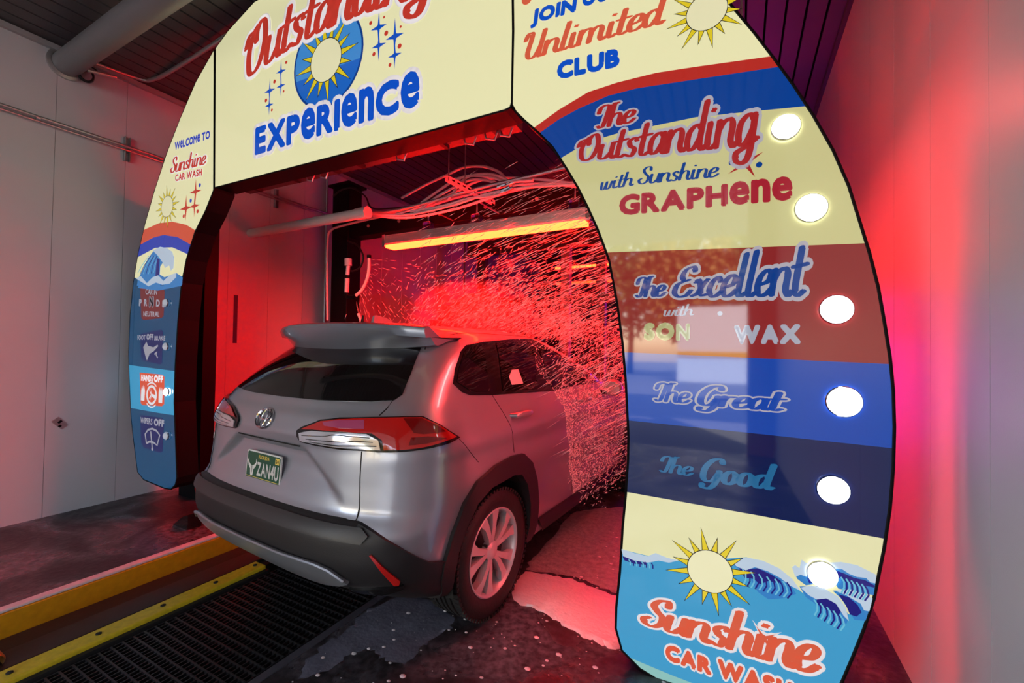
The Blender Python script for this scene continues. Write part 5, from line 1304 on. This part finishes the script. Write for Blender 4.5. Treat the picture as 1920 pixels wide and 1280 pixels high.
# mist hanging over the roof
mm = bpy.data.materials.new('mist'); mm.use_nodes = True; t = mm.node_tree; t.nodes.remove(t.nodes['Principled BSDF'])
vp = t.nodes.new('ShaderNodeVolumePrincipled'); vp.inputs['Color'].default_value = (.95, .93, .93, 1); vp.inputs['Anisotropy'].default_value = .2
tc = t.nodes.new('ShaderNodeTexCoord'); gr_ = t.nodes.new('ShaderNodeTexGradient'); gr_.gradient_type = 'SPHERICAL'
nz = t.nodes.new('ShaderNodeTexNoise'); nz.inputs['Scale'].default_value = 3; mu = t.nodes.new('ShaderNodeMath'); mu.operation = 'MULTIPLY'; m2_ = t.nodes.new('ShaderNodeMath'); m2_.operation = 'MULTIPLY'; m2_.inputs[1].default_value = 3.0
t.links.new(tc.outputs['Object'], gr_.inputs['Vector']); t.links.new(tc.outputs['Object'], nz.inputs['Vector']); t.links.new(gr_.outputs['Fac'], mu.inputs[0]); t.links.new(nz.outputs['Fac'], mu.inputs[1]); t.links.new(mu.outputs[0], m2_.inputs[0]); t.links.new(m2_.outputs[0], vp.inputs['Density'])
t.links.new(vp.outputs[0], t.nodes['Material Output'].inputs['Volume'])
me = bpy.data.meshes.new('spray_mist'); bm = bmesh.new(); bmesh.ops.create_icosphere(bm, subdivisions=3, radius=1); bm.to_mesh(me); bm.free(); me.materials.append(mm)
ms = bpy.data.objects.new('spray_mist', me); COL.objects.link(ms); ms.location = (-2.45, 3.75, 1.78); ms.scale = (.75, .65, .42); tag(ms, 'glowing red mist hanging above the middle of the car roof', 'mist', kind='stuff')
# ------------------------------------------------------------------ outside the entrance, seen only in the panel's gloss
g = np.random.default_rng(3)
yd = MB().b2((-40, -60, -.25), (40, BACK, -.01)).build('yard_ground', mat('pale_concrete', (.16, .155, .15), .8, noise=(.6, .15))); tag(yd, kind='structure')
cn = MB().b2((-8, -8.2, 4.45), (6, BACK-.16, 4.7)).build('entrance_canopy', mat('pale_soffit', (.7, .7, .7), .6)); tag(cn, kind='structure')
bw = empty('yard_wall', (0, -19, 0)); tag(bw, 'long white wall with yellow stripe across the yard', 'wall')
MB().b2((-1.7, -.2, 0), (6, 0, 3.7)).build('wall_face', mat('white_render', (.8, .8, .8), .7), bw); MB().b2((-1.7, .002, 1.2), (6, .02, 1.5)).build('yellow_stripe', mat('yellow_stripe', (.8, .45, .03), .6), bw)
def tree(x, y, h, r, col, label):
    e = empty('yard_tree', (x, y, 0)); tag(e, label, 'tree', 'trees across the yard')
    MB().tube([(0, 0, 0), (.1, 0, h*.3), (-.1, .1, h*.6)], [.22, .17, .1], 8).build('trunk', mat('bark', (.12, .08, .05), .9) if 'bark' not in bpy.data.materials else bpy.data.materials['bark'], e)
    n = 3600; P = g.normal(0, 1, (n, 3)); P /= np.linalg.norm(P, axis=1, keepdims=True); P *= (g.random((n, 1))**.5)*np.array([r, r, h*.42]); P[:, 2] += h*.62
    vs = []; fs = []
    for i, p in enumerate(P):
        a = g.normal(0, 1, 3); a /= np.linalg.norm(a); b = np.cross(a, g.normal(0, 1, 3)); b /= np.linalg.norm(b); s = g.uniform(.13, .3)
        vs += [p-a*s, p+b*s*.6, p+a*s, p-b*s*.6]; fs.append((4*i, 4*i+1, 4*i+2, 4*i+3))
    me = bpy.data.meshes.new('foliage'); me.from_pydata([tuple(v) for v in vs], [], fs); me.materials.append(col); o = bpy.data.objects.new('foliage', me); COL.objects.link(o); o.parent = e; o['kind'] = 'stuff'
la, lg = mat('autumn_leaf', (.42, .24, .05), .7), mat('green_leaf', (.20, .20, .05), .7)
for i, (x, y, h, r) in enumerate([(-8.5, -23, 9.5, 2.6), (-5.2, -26, 10.5, 3.2), (-1.6, -23, 9.2, 2.8), (2.2, -26, 10, 3.2), (6.2, -23, 9, 2.8)]):
    tree(x, y, h, r, la if i % 2 == 0 else lg, ['leftmost brown autumn tree behind the white yard wall','left olive tree behind the white yard wall','middle brown autumn tree behind the white yard wall','right olive tree behind the white yard wall','rightmost brown autumn tree behind the white yard wall'][i])
